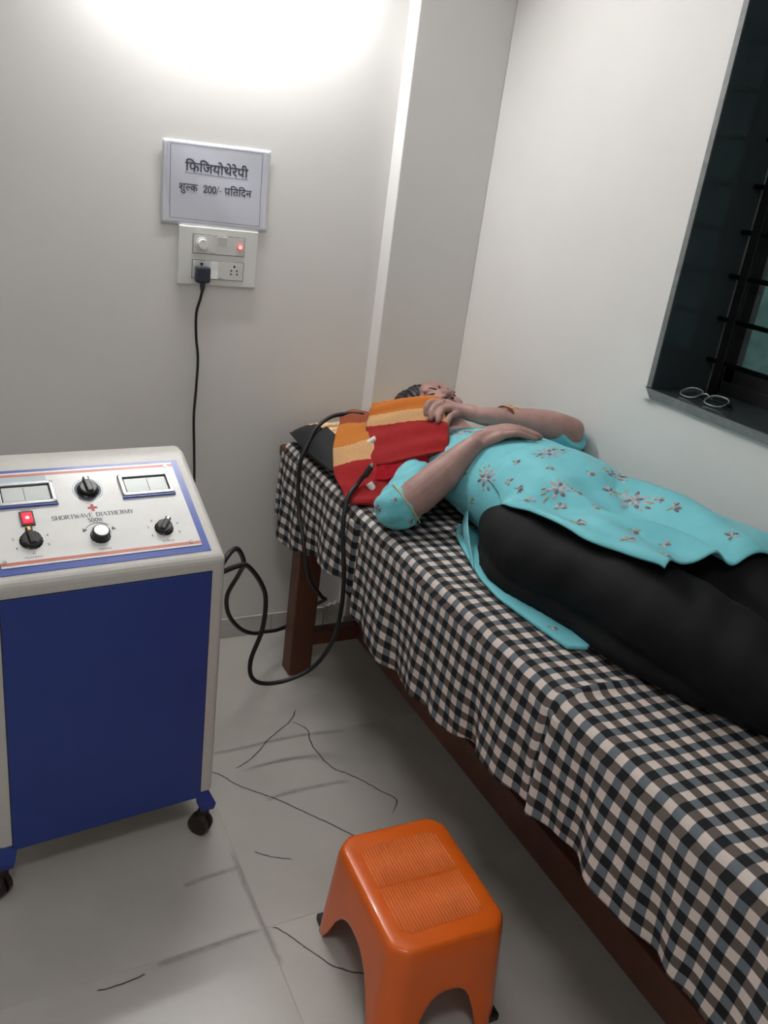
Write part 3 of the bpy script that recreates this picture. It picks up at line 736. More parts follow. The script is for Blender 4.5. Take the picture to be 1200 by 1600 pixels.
def disc(u, s, r, h, m, name, r_in=0):
    n = 40; v = [sp3(u + q * math.cos(2 * PI * k / n), s + q * math.sin(2 * PI * k / n), h) for q in (r, r_in) for k in range(n)]
    f = [tuple(range(n))] if not r_in else [(k, (k + 1) % n, n + (k + 1) % n, n + k) for k in range(n)]
    return mk(name, MB().add(v if r_in else v[:n], f), m, pl)
disc(-0.2455, 0.2265, 0.0335, 0.0030, 'silver', 'dial_plate'); disc(-0.2455, 0.2265, 0.0322, 0.0033, 'print', 'dial_ring', 0.0305); disc(-0.2455, 0.2265, 0.0285, 0.0033, 'print', 'dial_scale', 0.021)
knob(-0.2455, 0.2245, 0.0225, 0.017, 'pointer', 95)
knob(-0.2475, 0.0955, 0.0195, 0.020, 'round')
knob(-0.3815, 0.1015, 0.0222, 0.014, 'brass', 95)
knob(-0.1130, 0.0965, 0.0200, 0.015, 'pointer', 55)
ind = splate('mains_indicator', -0.3930, -0.3665, 0.1405, 0.1775, 0.002, 0.007, 'black_plastic')
splate('indicator_lens', -0.3898, -0.3697, 0.1445, 0.1735, 0.006, 0.0085, 'lamp_red', ind, 0.001)
n = 14; v = [sp3(-0.3795 + 0.0034 * math.cos(2 * PI * k / n), 0.1585 + 0.0034 * math.sin(2 * PI * k / n), 0.0088) for k in range(n)]
mk('lit_filament', MB().add(v, [tuple(range(n))]), 'lamp_dot', ind)
cr = MB().box((-0.2565, 0.1715, 0.0026), (-0.2370, 0.1775, 0.0030)).box((-0.2500, 0.1650, 0.0026), (-0.2435, 0.1840, 0.0031)); cr.v = [sp3(*q) for q in cr.v]; mk('red_cross', cr, 'redcross', pl)
pp = lambda x, z: sp3(x, z, 0.0030)
def ptext(parts, u0, u1, s, hh, m='print'):
    v, f = fit_text(parts, u0, u1, s, hh, pp); return mk('lettering', MB().add(v, f), m, pl)
ptext(serif_text('SHORTWAVE DIATHERMY', 0.17, 0.08), -0.3335, -0.1645, 0.1490, 0.0105)
ptext(serif_text('500W', 0.17, 0.08), -0.2635, -0.2330, 0.1345, 0.0105)
for s_, uc, s0, w_, hh in (('MAINS', -0.3785, 0.1815, 0.020, 0.0055), ('FILAMENT', -0.3830, 0.0570, 0.034, 0.0065), ('TUNING', -0.2460, 0.0575, 0.026, 0.0065), ('POWER', -0.1120, 0.0590, 0.024, 0.0065)):
    ptext(text_mesh(s_), uc - w_ / 2, uc + w_ / 2, s0, hh)
for uc, sc in ((-0.3815, 0.1015), (-0.1130, 0.0965)):
    for d_, ang in (('1', 210), ('2', 165), ('3', 130), ('4', 20), ('5', -25), ('0', -90)):
        if d_ == '3' and uc < -0.3: continue
        a = math.radians(ang); u = uc + 0.034 * math.cos(a); s = sc + 0.032 * math.sin(a)
        hw = 0.0010 if d_ == '1' else 0.0026; ptext(text_mesh(d_), u - hw, u + hw, s - 0.0035, 0.0090)
arc = [sp3(-0.2475 + 0.031 * math.cos(a), 0.100 + 0.031 * math.sin(a), 0.0032) for a in [math.radians(150 - 8 * k) for k in range(14)]]
v, f = tube_mesh(arc, 0.0006, 6, 2); mk('arc_arrow', MB().add(v, f).add([sp3(-0.279, 0.119, 0.0031), sp3(-0.280, 0.108, 0.0031), sp3(-0.270, 0.114, 0.0031)], [(0, 1, 2)]).add([sp3(-0.219, 0.118, 0.0031), sp3(-0.212, 0.109, 0.0031), sp3(-0.222, 0.108, 0.0031)], [(0, 1, 2)]), 'print', pl)
for u, s in ((-0.0605, 0.2805), (-0.0655, 0.0510), (W0 + 0.0605, 0.2790), (W0 + 0.052, 0.0530)):
    n = 14; v = [sp3(u + 0.0042 * math.cos(2 * PI * k / n), s + 0.0042 * math.sin(2 * PI * k / n), h) for h in (0.0025, 0.0042) for k in range(n)]
    so = mk('screw', MB().add(v, [tuple(range(n, 2 * n))] + [(k, (k + 1) % n, n + (k + 1) % n, n + k) for k in range(n)]), 'steel', pl)
# castors on outward brackets
def castor(u, v_, su, sv):
    b = MB(); ou, ov = u + su * 0.014, v_ + sv * 0.014
    b.add([(u - 0.022, v_ - 0.02, ZB + 0.012), (u + 0.016, v_ - 0.02, ZB + 0.012), (u + 0.016, v_ + 0.02, ZB + 0.012), (u - 0.022, v_ + 0.02, ZB + 0.012),
           (ou - 0.018, ov - 0.02, ZB - 0.028), (ou + 0.020, ov - 0.02, ZB - 0.028), (ou + 0.020, ov + 0.02, ZB - 0.028), (ou - 0.018, ov + 0.02, ZB - 0.028),
           (ou - 0.016, ov - 0.018, ZB - 0.046), (ou + 0.016, ov - 0.018, ZB - 0.046), (ou + 0.016, ov + 0.018, ZB - 0.046), (ou - 0.016, ov + 0.018, ZB - 0.046)],
          [(3, 2, 1, 0)] + [(i, (i + 1) % 4, 4 + (i + 1) % 4, 4 + i) for i in range(4)] + [(4 + i, 4 + (i + 1) % 4, 8 + (i + 1) % 4, 8 + i) for i in range(4)] + [(8, 9, 10, 11)])
    br = mk('castor_bracket', b, 'blue_bracket')
    wc = Vector((ou - 0.016, ov - 0.014, 0.028)); ax = Vector((0.8, 0.6, 0)).normalized()
    mb = MB()
    for s in (-1, 1): mb.cyl(wc + ax * s * 0.004, wc + ax * s * 0.017, 0.028, 0.026, 22)
    mb.cyl(wc - ax * 0.005, wc + ax * 0.005, 0.012, n=12)
    mk('castor_wheel', mb, 'castor', br)
    hood = MB().cyl((ou - 0.004, ov - 0.004, 0.062), (ou - 0.010, ov - 0.008, 0.034), 0.013, 0.017, 14); mk('castor_fork', hood, 'castor', br)
castor(-0.028, 0.022, 1, -1); castor(W0 + 0.028, 0.022, -1, -1); castor(-0.028, DEP - 0.03, 1, 1); castor(W0 + 0.028, DEP - 0.03, -1, 1)
for z in (0.712, 0.690): 
    mk('output_socket', MB().cyl((-0.002, 0.055, z), (0.010, 0.055, z), 0.011, 0.010, 16), 'black_plastic')

# ------------------------------------------------------------------ bed frame
bed = empty('examination_bed', (0.69, -1.02, 0.0), label='brown wooden examination bed covered by a checked sheet', cat='bed')
BX0, BX1, BY0, BY1, BZ = 0.384, 0.985, -0.070, -2.16, 0.738
def bx(name, lo, hi, bev=0.004, m='wood'): return MB().box(lo, hi, bev).build(name, M[m], bed)
bx('bed_board', (BX0 + 0.001, BY1, BZ - 0.034), (BX1, BY0, BZ - 0.006), 0.010)
bx('head_rail', (BX0 - 0.008, -0.112, BZ - 0.044), (0.676, -0.062, BZ - 0.002), 0.012)
for y in (-0.292, -2.10):
    for x in (BX0 + 0.004, BX1 - 0.083): bx('leg', (x, y, 0.0), (x + 0.078, y + 0.066, BZ - 0.03))
    bx('end_stretcher', (BX0 + 0.08, y + 0.012, 0.098), (BX1 - 0.08, y + 0.052, 0.150))
bx('long_rail', (0.636, -2.09, 0.092), (0.700, -0.24, 0.190))
bx('side_apron', (BX0 + 0.012, BY1 + 0.03, BZ - 0.11), (BX0 + 0.036, BY0 - 0.02, BZ - 0.03)); bx('side_apron', (BX1 - 0.036, BY1 + 0.03, BZ - 0.11), (BX1 - 0.012, BY0 - 0.02, BZ - 0.03))
bx('end_apron', (BX0 + 0.036, BY0 - 0.044, BZ - 0.11), (BX1 - 0.036, BY0 - 0.02, BZ - 0.03)); bx('end_apron', (BX0 + 0.036, BY1 + 0.03, BZ - 0.11), (BX1 - 0.036, BY1 + 0.054, BZ - 0.03))

# ------------------------------------------------------------------ checked sheet
BED_TOP = 0.752
HEM = [(-0.098, 0.495), (-0.14, 0.478), (-0.23, 0.452), (-0.40, 0.50), (-0.52, 0.525), (-0.63, 0.54), (-0.68, 0.50), (-0.76, 0.472), (-0.92, 0.455), (-1.05, 0.462), (-1.18, 0.478), (-1.33, 0.503), (-1.5, 0.52), (-1.69, 0.525), (-1.97, 0.508)]
def make_sheet():
    ys = [-0.098 - i * (2.06 / 285) for i in range(286)]
    v = []; uv = []; R = 0.030; NT, NC, NH = 44, 8, 42
    for y in ys:
        hem = interp(HEM, y)[0]; row = []
        crease = math.exp(-((y + 1.505) / 0.010) ** 2)
        fold0 = math.exp(-((y + 0.645) / 0.018) ** 2)
        X0 = BX0 - 0.002
        for i in range(NT):                                   # top, from the wall to the near edge
            t = i / NT; x = 0.985 + (X0 + R - 0.985) * t
            yy = y + 0.02 * (x - 0.4)
            c2 = math.exp(-((yy + 1.512 - 0.05 * (x - 0.4)) / 0.011) ** 2) * max(0, 1 - abs(x - 0.46) / 0.16)
            z = BED_TOP + 0.0022 * math.sin(y * 23 + x * 9) * math.sin(x * 17) + 0.012 * c2 - 0.004 * max(0, (x - 0.5)) - (0.012 if x > 0.97 else 0)
            row.append((x, y, z))
        for i in range(NC):                                   # rounded edge
            a = PI / 2 * i / NC
            rr = R * (1 + 0.12 * math.sin(y * 8.3 + 1))
            row.append((X0 + R - rr * math.sin(a), y, BED_TOP - rr + rr * math.cos(a) + 0.006 * crease * math.cos(a)))
        ztop = BED_TOP - R
        for i in range(NH + 1):                               # hanging part
            t = i / NH; z = ztop + (hem - ztop) * t
            amp = t ** 1.2
            dx = amp * (0.010 * math.sin(y * 21 + 0.6) + 0.008 * math.sin(y * 37 + 2.0 + 0.8 * t) + 0.004 * math.sin(y * 71 + 1.1 * t * 3))
            if y > -0.60: dx += amp * 0.006 * math.sin(y * 60)
            dx += -0.012 * crease * min(1, t * 4) * (1 - 0.6 * t) + 0.014 * math.exp(-((y + 1.525) / 0.014) ** 2) * (0.4 + 0.6 * t)
            dx += 0.010 * fold0 * (1 - 0.3 * t) - 0.012 * math.exp(-((y + 0.685) / 0.02) ** 2)
            dy = -0.010 * amp * math.sin(y * 21 + 2.0) + 0.02 * t * math.exp(-((y + 0.13) / 0.06) ** 2)
            row.append((X0 - 0.006 - 0.012 * t - 0.012 * math.sin(PI * t) * 0.3 - dx * 0.9, y + dy, z))
        s = 0
        for i, q in enumerate(row):
            if i: s += (Vector(q) - Vector(row[i - 1])).length
            v.append(q); uv.append((y + 0.03 * (q[0] if i < NT else 0.4), s))
    Wd = NT + NC + NH + 1
    f = [(i * Wd + j, i * Wd + j + 1, (i + 1) * Wd + j + 1, (i + 1) * Wd + j) for i in range(len(ys) - 1) for j in range(Wd - 1)]
    o = ob('bed_sheet', v, f, M['check'], None, True, uvs=uv)
    tag(o, 'black and white checked cotton sheet draped over the bed', 'sheet')
    md = o.modifiers.new('thickness', 'SOLIDIFY'); md.thickness = 0.0016; md.offset = -1
    return o
sheet = make_sheet()

# ------------------------------------------------------------------ pillow
pil = empty('pillow', (0.66, -0.26, BED_TOP), label='flat black pillow with patterned cream top under the head', cat='pillow')
def pillow_geo():
    nx, ny = 40, 30; v = []; f = []; mi = []
    def prof(a): return max(0.0, 1 - abs(a) ** 2.6) ** 0.62
    def profx(a): return max(0.0, 1 - abs(a) ** 7) ** 0.6
    top = []; 
    for side in (1, -1):
        for j in range(ny + 1):
            for i in range(nx + 1):
                a = -1 + 2 * i / nx; b = -1 + 2 * j / ny
                h = profx(a) * prof(b)
                x = 0.670 + 0.280 * a * (1 + 0.03 * (1 - b * b)); y = -0.255 + 0.170 * b * (1 - 0.05 * (1 - a * a)) + 0.02 * a
                z = 0.785 + (0.066 * h + 0.003 * math.sin(x * 40 + y * 17) * h if side > 0 else -0.0275 * min(1, h * 1.6))
                if side > 0: z -= 0.012 * math.exp(-(((x - 0.722) / 0.10) ** 2 + ((y + 0.38) / 0.10) ** 2))
                v.append((x, y, z))
        k = 0 if side > 0 else (nx + 1) * (ny + 1)
        for j in range(ny):
            for i in range(nx):
                q = [k + j * (nx + 1) + i, k + j * (nx + 1) + i + 1, k + (j + 1) * (nx + 1) + i + 1, k + (j + 1) * (nx + 1) + i]
                f.append(q if side > 0 else q[::-1])
    return v, f, (nx, ny)
v, f, (nx, ny) = pillow_geo(); half = len(f) // 2; hv = len(v) // 2
# the black under-cover reaches up the ends, the patterned cover sits on top
topf = []; sidef = []
for q in f[:half]:
    cx = sum(v[i][0] for i in q) / 4
    (topf if cx > 0.438 + 0.012 * math.sin(sum(v[i][1] for i in q) * 4) else sidef).append(q)
def compact(v, f):
    used = sorted({i for q in f for i in q}); mp = {a: b for b, a in enumerate(used)}
    return [v[i] for i in used], [[mp[i] for i in q] for q in f]
a, b = compact(v, sidef + f[half:]); ob('under_cover', a, b, M['pillow_black'], pil, True)
a, b = compact(v, topf); ob('patterned_cover', a, b, M['pillow_top'], pil, True)

# ------------------------------------------------------------------ towels and treatment pads
tb = empty('folded_towel', (0.47, -0.5, BED_TOP), label='striped towel pad with red end draped over the pillow edge', cat='towel')
rows = [[(0.515, -0.20, 0.862), (0.54, -0.19, 0.868), (0.58, -0.19, 0.872), (0.64, -0.20, 0.868)],
        [(0.470, -0.30, 0.866), (0.51, -0.31, 0.876), (0.55, -0.32, 0.882), (0.62, -0.33, 0.876)],
        [(0.414, -0.40, 0.834), (0.460, -0.42, 0.852), (0.52, -0.435, 0.868), (0.60, -0.45, 0.870)],
        [(0.384, -0.485, 0.788), (0.43, -0.515, 0.808), (0.485, -0.55, 0.828), (0.57, -0.58, 0.84)],
        [(0.378, -0.565, 0.764), (0.41, -0.60, 0.772), (0.455, -0.635, 0.784), (0.53, -0.655, 0.80)],
        [(0.374, -0.600, 0.752), (0.405, -0.638, 0.757), (0.445, -0.665, 0.765), (0.52, -0.68, 0.78)]]
v, f, uv = patch(rows, 6, 0.010, lambda a, b: 0.003 * math.sin(a * 9 + b * 14) + 0.002 * math.sin(b * 40))
ob('towel_cloth', v, f, M['towel_b'], tb, True, uvs=uv)
edge = [(0.522, -0.20, 0.872), (0.478, -0.30, 0.877), (0.424, -0.40, 0.845), (0.396, -0.485, 0.801), (0.389, -0.565, 0.774), (0.386, -0.605, 0.761)]
v, f = tube_mesh([Vector(q) + Vector((0.006, 0, 0.0)) for q in edge], 0.0018, 6, 6); ob('white_piping', v, f, M['white_tape'], tb, True)

ta = empty('striped_towel', (0.56, -0.5, BED_TOP + 0.03), label='orange cream and red striped towel held against the neck', cat='towel')
rows = [[(0.566, -0.325, 0.945), (0.590, -0.375, 0.968), (0.622, -0.435, 0.994), (0.652, -0.490, 1.016), (0.668, -0.525, 1.018)],
        [(0.545, -0.350, 0.918), (0.570, -0.405, 0.945), (0.602, -0.470, 0.975), (0.634, -0.535, 0.998), (0.650, -0.575, 1.000)],
        [(0.522, -0.390, 0.886), (0.545, -0.452, 0.914), (0.580, -0.520, 0.948), (0.615, -0.590, 0.975), (0.634, -0.632, 0.978)],
        [(0.498, -0.450, 0.858), (0.520, -0.508, 0.882), (0.555, -0.575, 0.915), (0.595, -0.640, 0.946), (0.618, -0.672, 0.952)],
        [(0.474, -0.530, 0.826), (0.494, -0.570, 0.846), (0.530, -0.625, 0.880), (0.575, -0.672, 0.915), (0.606, -0.694, 0.928)]]
rows = [[(x, y, z - 0.009 - (0.004 if k_ > 2 else 0)) for k_, (x, y, z) in enumerate(r_)] for r_ in rows]
v, f, uv = patch(rows, 6, 0.014, lambda a, b: 0.006 * math.sin(PI * a) * math.sin(PI * b) + 0.0022 * math.sin(b * 26 + a * 4) + 0.001 * math.sin(a * 60))
ob('towel_cloth', v, f, M['towel_a'], ta, True, uvs=uv)
def fold_roll(name, pts, radii, m='towel_red'):
    v, f = round_tube(pts, radii, 14, 6); return ob(name, v, f, M[m], ta, True)
rows = [[(0.478, -0.545, 0.815), (0.505, -0.59, 0.840), (0.545, -0.63, 0.870), (0.575, -0.655, 0.893)], [(0.466, -0.555, 0.806), (0.492, -0.60, 0.828), (0.530, -0.645, 0.858), (0.566, -0.672, 0.880)],
        [(0.455, -0.575, 0.792), (0.480, -0.615, 0.810), (0.515, -0.655, 0.838), (0.550, -0.685, 0.862)]]
v, f, uv = patch(rows, 5, 0.016, lambda a, b: 0.004 * math.sin(PI * b) + 0.002 * math.sin(a * 22)); ob('folded_layer', v, f, M['towel_red'], ta, True)
rows = [[(0.462, -0.575, 0.788), (0.485, -0.62, 0.805), (0.515, -0.66, 0.830)], [(0.452, -0.59, 0.780), (0.475, -0.63, 0.794), (0.505, -0.67, 0.818)], [(0.442, -0.60, 0.768), (0.466, -0.645, 0.780), (0.496, -0.685, 0.804)]]
v, f, uv = patch(rows, 5, 0.014, lambda a, b: 0.004 * math.sin(PI * b)); ob('folded_layer', v, f, M['towel_red'], ta, True)

# ------------------------------------------------------------------ treatment leads
def lead(name, label, pts, r, clips):
    e = empty(name, pts[0], label=label, cat='cable')
    v, f = tube_mesh(pts, r, 12, 8); ob('cable', v, f, M['rubber'], e, True)
    for a, b, rr, m_, nm in clips:
        v, f = round_tube([a, (Vector(a) + Vector(b)) / 2, b], [rr, rr, rr * 0.9], 14, 4); ob(nm, v, f, M[m_], e, True)
    return e
S1 = (-0.028, -0.805, 0.712); S2 = (-0.027, -0.805, 0.690)
lead('treatment_lead', 'black treatment lead hanging in a long loop in front of the bed leg',
     [(-0.022, -0.805, 0.690), (0.02, -0.78, 0.688), (0.065, -0.73, 0.66), (0.125, -0.67, 0.575), (0.155, -0.635, 0.50), (0.157, -0.62, 0.402), (0.132, -0.62, 0.315), (0.138, -0.62, 0.257), (0.176, -0.62, 0.229), (0.246, -0.62, 0.228), (0.318, -0.625, 0.262), (0.355, -0.645, 0.345), (0.356, -0.675, 0.44), (0.352, -0.682, 0.56), (0.350, -0.655, 0.66), (0.354, -0.632, 0.728), (0.375, -0.605, 0.773), (0.408, -0.585, 0.800), (0.433, -0.592, 0.842)], 0.0062,
     [((0.425, -0.590, 0.825), (0.436, -0.593, 0.848), 0.0085, 'rubber', 'pad_connector'), ((0.437, -0.593, 0.849), (0.438, -0.5935, 0.852), 0.0075, 'steel', 'connector_pin')])
lead('treatment_lead', 'black treatment lead looping behind the bed leg and up over the pillow',
     [(-0.022, -0.805, 0.712), (0.01, -0.77, 0.725), (0.05, -0.70, 0.69), (0.10, -0.60, 0.60), (0.112, -0.53, 0.53), (0.100, -0.48, 0.44), (0.118, -0.45, 0.36), (0.165, -0.42, 0.29), (0.225, -0.37, 0.235), (0.30, -0.27, 0.17), (0.375, -0.205, 0.13), (0.44, -0.195, 0.15), (0.492, -0.20, 0.20), (0.486, -0.30, 0.28), (0.420, -0.41, 0.36), (0.362, -0.44, 0.44), (0.348, -0.42, 0.51), (0.348, -0.39, 0.56), (0.352, -0.335, 0.61), (0.355, -0.30, 0.70), (0.362, -0.29, 0.765), (0.385, -0.275, 0.805), (0.415, -0.255, 0.846), (0.465, -0.24, 0.876), (0.52, -0.24, 0.886), (0.57, -0.25, 0.886)], 0.0062,
     [])
tg = MB()
v, f = tube_mesh([(0.494, -0.452, 0.864), (0.503, -0.456, 0.872), (0.512, -0.460, 0.880)], [0.0105, 0.0105, 0.0105], 16, 3)
o = ob('pad_clip', v, f, M['white_tape'], None, True); tag(o, 'white clip on the cream band between the two towels', 'clip')
v, f = tube_mesh([(0.432, -0.602, 0.806), (0.437, -0.608, 0.798), (0.442, -0.614, 0.790)], [0.0100, 0.0100, 0.0100], 16, 3)
o = ob('pad_clip', v, f, M['white_tape'], None, True); tag(o, 'white clip at the folded red towel edge by the sleeve', 'clip')

# ------------------------------------------------------------------ person
PB = BED_TOP + 0.004
per = empty('person', (0.74, -1.0, BED_TOP), label='person in turquoise embroidered kurta and black trousers lying on the bed holding a towel', cat='person')
TORSO = [(-0.555, 0.735, 0.862, 0.125, 0.060), (-0.58, 0.738, 0.862, 0.165, 0.085), (-0.64, 0.745, 0.864, 0.182, 0.104), (-0.72, 0.750, 0.868, 0.183, 0.118), (-0.80, 0.752, 0.870, 0.182, 0.130), (-0.90, 0.752, 0.870, 0.186, 0.137), (-1.00, 0.750, 0.868, 0.188, 0.134), (-1.08, 0.745, 0.865, 0.186, 0.124), (-1.16, 0.742, 0.86, 0.17, 0.10)]
NEAR = [(-0.96, 0.640, 0.826, 0.074), (-1.05, 0.600, 0.834, 0.088), (-1.15, 0.582, 0.842, 0.094), (-1.30, 0.614, 0.862, 0.090), (-1.48, 0.628, 0.872, 0.092), (-1.62, 0.675, 0.850, 0.088), (-1.78, 0.735, 0.826, 0.082), (-1.93, 0.765, 0.812, 0.070)]
FAR = [(-0.96, 0.83, 0.855, 0.10), (-1.05, 0.822, 0.862, 0.104), (-1.15, 0.822, 0.874, 0.104), (-1.30, 0.826, 0.890, 0.098), (-1.48, 0.832, 0.900, 0.092), (-1.62, 0.850, 0.868, 0.088), (-1.78, 0.875, 0.832, 0.078), (-1.93, 0.885, 0.812, 0.068)]
TORSO2 = TORSO + [(-1.24, 0.735, 0.855, 0.165, 0.080), (-1.34, 0.73, 0.845, 0.16, 0.055), (-1.45, 0.73, 0.83, 0.15, 0.030)]
def torso_top(x, y):
    if y < -1.45 or y > -0.555: return 0
    cx, cz, rx, rz = interp(TORSO2, y); q = 1 - ((x - cx) / rx) ** 2
    return cz + rz * math.sqrt(q) if q > 0 else 0
def leg_top(tab, x, y):
    if y > -0.96: return 0
    cx, cz, r = interp(tab, y); q = 1 - ((x - cx) / r) ** 2
    return cz + r * math.sqrt(q) if q > 0 else 0
def body_top(x, y): return max(torso_top(x, y), leg_top(NEAR, x, y), leg_top(FAR, x, y), PB)

# --- body
body = MB()
def add(g): body.add(*g)
HC = Vector((0.722, -0.420, 0.937)); HR = Matrix.Rotation(math.radians(-8), 3, 'Z') @ Matrix.Rotation(math.radians(10), 3, 'X')
def hp(x, u, f_): return HC + HR @ Vector((x, u, f_))
def he(c, r): add(ellipsoid(hp(*c), r, 24, 16, HR))
he((0, 0.025, -0.012), (0.072, 0.088, 0.082)); he((0, -0.02, 0.012), (0.064, 0.085, 0.066)); he((0, -0.055, 0.022), (0.052, 0.060, 0.052))
he((0, -0.094, 0.046), (0.024, 0.017, 0.020)); he((0, -0.082, 0.022), (0.044, 0.030, 0.034))
for s in (-1, 1):
    he((s * 0.036, -0.030, 0.046), (0.026, 0.030, 0.024)); he((s * 0.030, 0.018, 0.064), (0.024, 0.008, 0.009)); he((s * 0.031, -0.003, 0.060), (0.016, 0.010, 0.013))
    he((s * 0.071, -0.018, -0.008), (0.008, 0.028, 0.018)); he((s * 0.0115, -0.048, 0.077), (0.0095, 0.009, 0.010))
he((0, 0.045, 0.05), (0.05, 0.04, 0.03))
add(round_tube([hp(0, 0.008, 0.072), hp(0, -0.02, 0.084), hp(0, -0.043, 0.089)], [0.007, 0.009, 0.0115], 12, 4))
he((0, -0.072, 0.070), (0.024, 0.0075, 0.010)); he((0, -0.081, 0.068), (0.020, 0.0070, 0.010)); he((0, -0.072, 0.055), (0.034, 0.022, 0.020))
add(round_tube([(0.730, -0.485, 0.912), (0.734, -0.55, 0.892), (0.738, -0.63, 0.872)], [0.052, 0.052, 0.062], 20, 5))
add(loft_y([(y, cx, cz, rx - 0.016, rz - 0.014) for (y, cx, cz, rx, rz) in TORSO[:-2]], 32, PB + 0.006))
def limb(tab, dr):
    add(round_tube([(cx, y, cz) for (y, cx, cz, r) in tab], [max(0.04, r - dr) * 0.75 for (y, cx, cz, r) in tab], 16, 3))
limb(NEAR, 0.02); limb(FAR, 0.02)
for x in (0.768, 0.888):
    add(round_tube([(x, -1.93, 0.812), (x, -1.975, 0.83), (x + 0.004, -1.985, 0.90), (x + 0.008, -1.99, 0.955)], [0.036, 0.038, 0.036, 0.022], 14, 4))
    for k in range(5): add(round_tube([(x - 0.026 + k * 0.013, -1.985, 0.935), (x - 0.026 + k * 0.0135, -1.985, 0.975 - abs(k - 1) * 0.006)], [0.011, 0.0085 - (k > 2) * 0.001], 10, 3))
# near arm
add(round_tube([(0.600, -0.590, 0.835), (0.51, -0.69, 0.815), (0.425, -0.782, 0.802)], [0.050, 0.043, 0.036], 18, 5))
add(round_tube([(0.420, -0.786, 0.802), (0.470, -0.792, 0.842), (0.535, -0.792, 0.898), (0.580, -0.792, 0.942), (0.612, -0.792, 0.972)], [0.036, 0.047, 0.044, 0.034, 0.026], 20, 5))
def kz(x, y, d): return max(torso_top(x, y), 0.86) + d
add(round_tube([(0.600, -0.792, 0.966), (0.636, -0.786, 0.985), (0.668, -0.790, 0.998)], [0.024, 0.021, 0.016], 14, 4))
bases = [(0.678, -0.760), (0.683, -0.781), (0.680, -0.801), (0.671, -0.820)]
tips = [(0.762, -0.800), (0.772, -0.832), (0.762, -0.858), (0.738, -0.872)]
for k, ((x0, y0), (x1, y1)) in enumerate(zip(bases, tips)):
    add(round_tube([(0.615, -0.792 + (1.5 - k) * 0.006, 0.972), (0.645, (y0 - 0.79) / 2 - 0.0 , 0.986), (x0, y0, kz(x0, y0, 0.018))], [0.013, 0.0145, 0.0125], 12, 4))
    pts = []
    for t, up in ((0, 0.018), (0.42, 0.020), (0.75, 0.013), (1.0, 0.008)):
        x = x0 + (x1 - x0) * t; y = y0 + (y1 - y0) * t; pts.append((x, y, kz(x, y, up)))
    r0 = 0.0098 if k < 3 else 0.0085
    add(round_tube(pts, [r0 * 1.12, r0 * 1.05, r0 * 0.95, r0 * 0.78], 12, 4))
add(round_tube([(0.622, -0.775, 0.978), (0.648, -0.748, 0.982), (0.672, -0.735, 0.984), (0.695, -0.730, 0.992)], [0.014, 0.0125, 0.0105, 0.0085], 12, 4))
# far arm
add(round_tube([(0.888, -0.60, 0.870), (0.918, -0.68, 0.925), (0.945, -0.752, 0.985)], [0.052, 0.046, 0.040], 18, 5))
add(round_tube([(0.947, -0.752, 0.990), (0.900, -0.725, 0.996), (0.845, -0.694, 0.999), (0.790, -0.660, 0.998), (0.735, -0.622, 0.995)], [0.038, 0.042, 0.038, 0.030, 0.024], 20, 5))
add(round_tube([(0.738, -0.624, 0.995), (0.712, -0.600, 0.998), (0.692, -0.578, 1.000)], [0.0225, 0.024, 0.018], 14, 4))
fb = [(0.668, -0.540, 1.008), (0.672, -0.556, 1.008), (0.678, -0.573, 1.002), (0.688, -0.590, 0.992)]
pip = [(0.622, -0.544, 1.004), (0.637, -0.556, 1.000), (0.647, -0.572, 0.993), (0.662, -0.594, 0.982)]
dip = [(0.604, -0.556, 0.989), (0.614, -0.572, 0.982), (0.622, -0.593, 0.980), (0.642, -0.612, 0.970)]
tip = [(0.600, -0.563, 0.972), (0.608, -0.582, 0.965), (0.615, -0.606, 0.966), (0.634, -0.622, 0.958)]
up_ = lambda L, d: [(x - 0.003, y - 0.003, z + d) for x, y, z in L]
pip = up_(pip, 0.007); dip = up_(dip, 0.012); tip = up_(tip, 0.012)
for k in range(4):
    mid = [(a + b) / 2 for a, b in zip((0.715, -0.604, 0.998), fb[k])]
    add(round_tube([(0.725, -0.612, 0.996), mid, fb[k]], [0.013, 0.0140, 0.0122], 12, 4))
    r0 = 0.0096 if k < 3 else 0.0085
    add(round_tube([fb[k], pip[k], dip[k], tip[k]], [r0 * 1.12, r0 * 1.05, r0 * 0.96, r0 * 0.82], 12, 4))
add(round_tube([(0.708, -0.598, 0.996), (0.690, -0.562, 0.990), (0.672, -0.540, 0.982), (0.655, -0.528, 0.978)], [0.015, 0.0135, 0.011, 0.009], 12, 4))
v, f = remesh(body, 0.0032, 5, 0.45)
ob('body', v, f, M['skin'], per, True)
# --- face details
def stroke(name, pts, r, m, flat=0.5):
    v, f = round_tube([hp(*q) for q in pts], r, 10, 5); return ob(name, v, f, M[m], per, True)
for s in (-1, 1):
    stroke('eyebrow', [(s * 0.012, 0.017, 0.0725), (s * 0.030, 0.024, 0.0705), (s * 0.047, 0.016, 0.060)], [0.0022, 0.003, 0.0014], 'brow')
    stroke('eyelash_line', [(s * 0.017, -0.008, 0.0695), (s * 0.031, -0.0125, 0.0715), (s * 0.045, -0.006, 0.0650)], [0.0010, 0.0014, 0.0010], 'brow')
    stroke('nostril', [(s * 0.0085, -0.0555, 0.080), (s * 0.0115, -0.0555, 0.080)], [0.0034, 0.0034], 'brow')
stroke('upper_lip', [(-0.022, -0.0755, 0.0735), (-0.008, -0.0715, 0.0795), (0.008, -0.0715, 0.0795), (0.022, -0.0755, 0.0735)], [0.0016, 0.0038, 0.0038, 0.0016], 'lip')
stroke('lower_lip', [(-0.020, -0.0775, 0.0725), (0, -0.0825, 0.0775), (0.020, -0.0775, 0.0725)], [0.0016, 0.0046, 0.0016], 'lip')
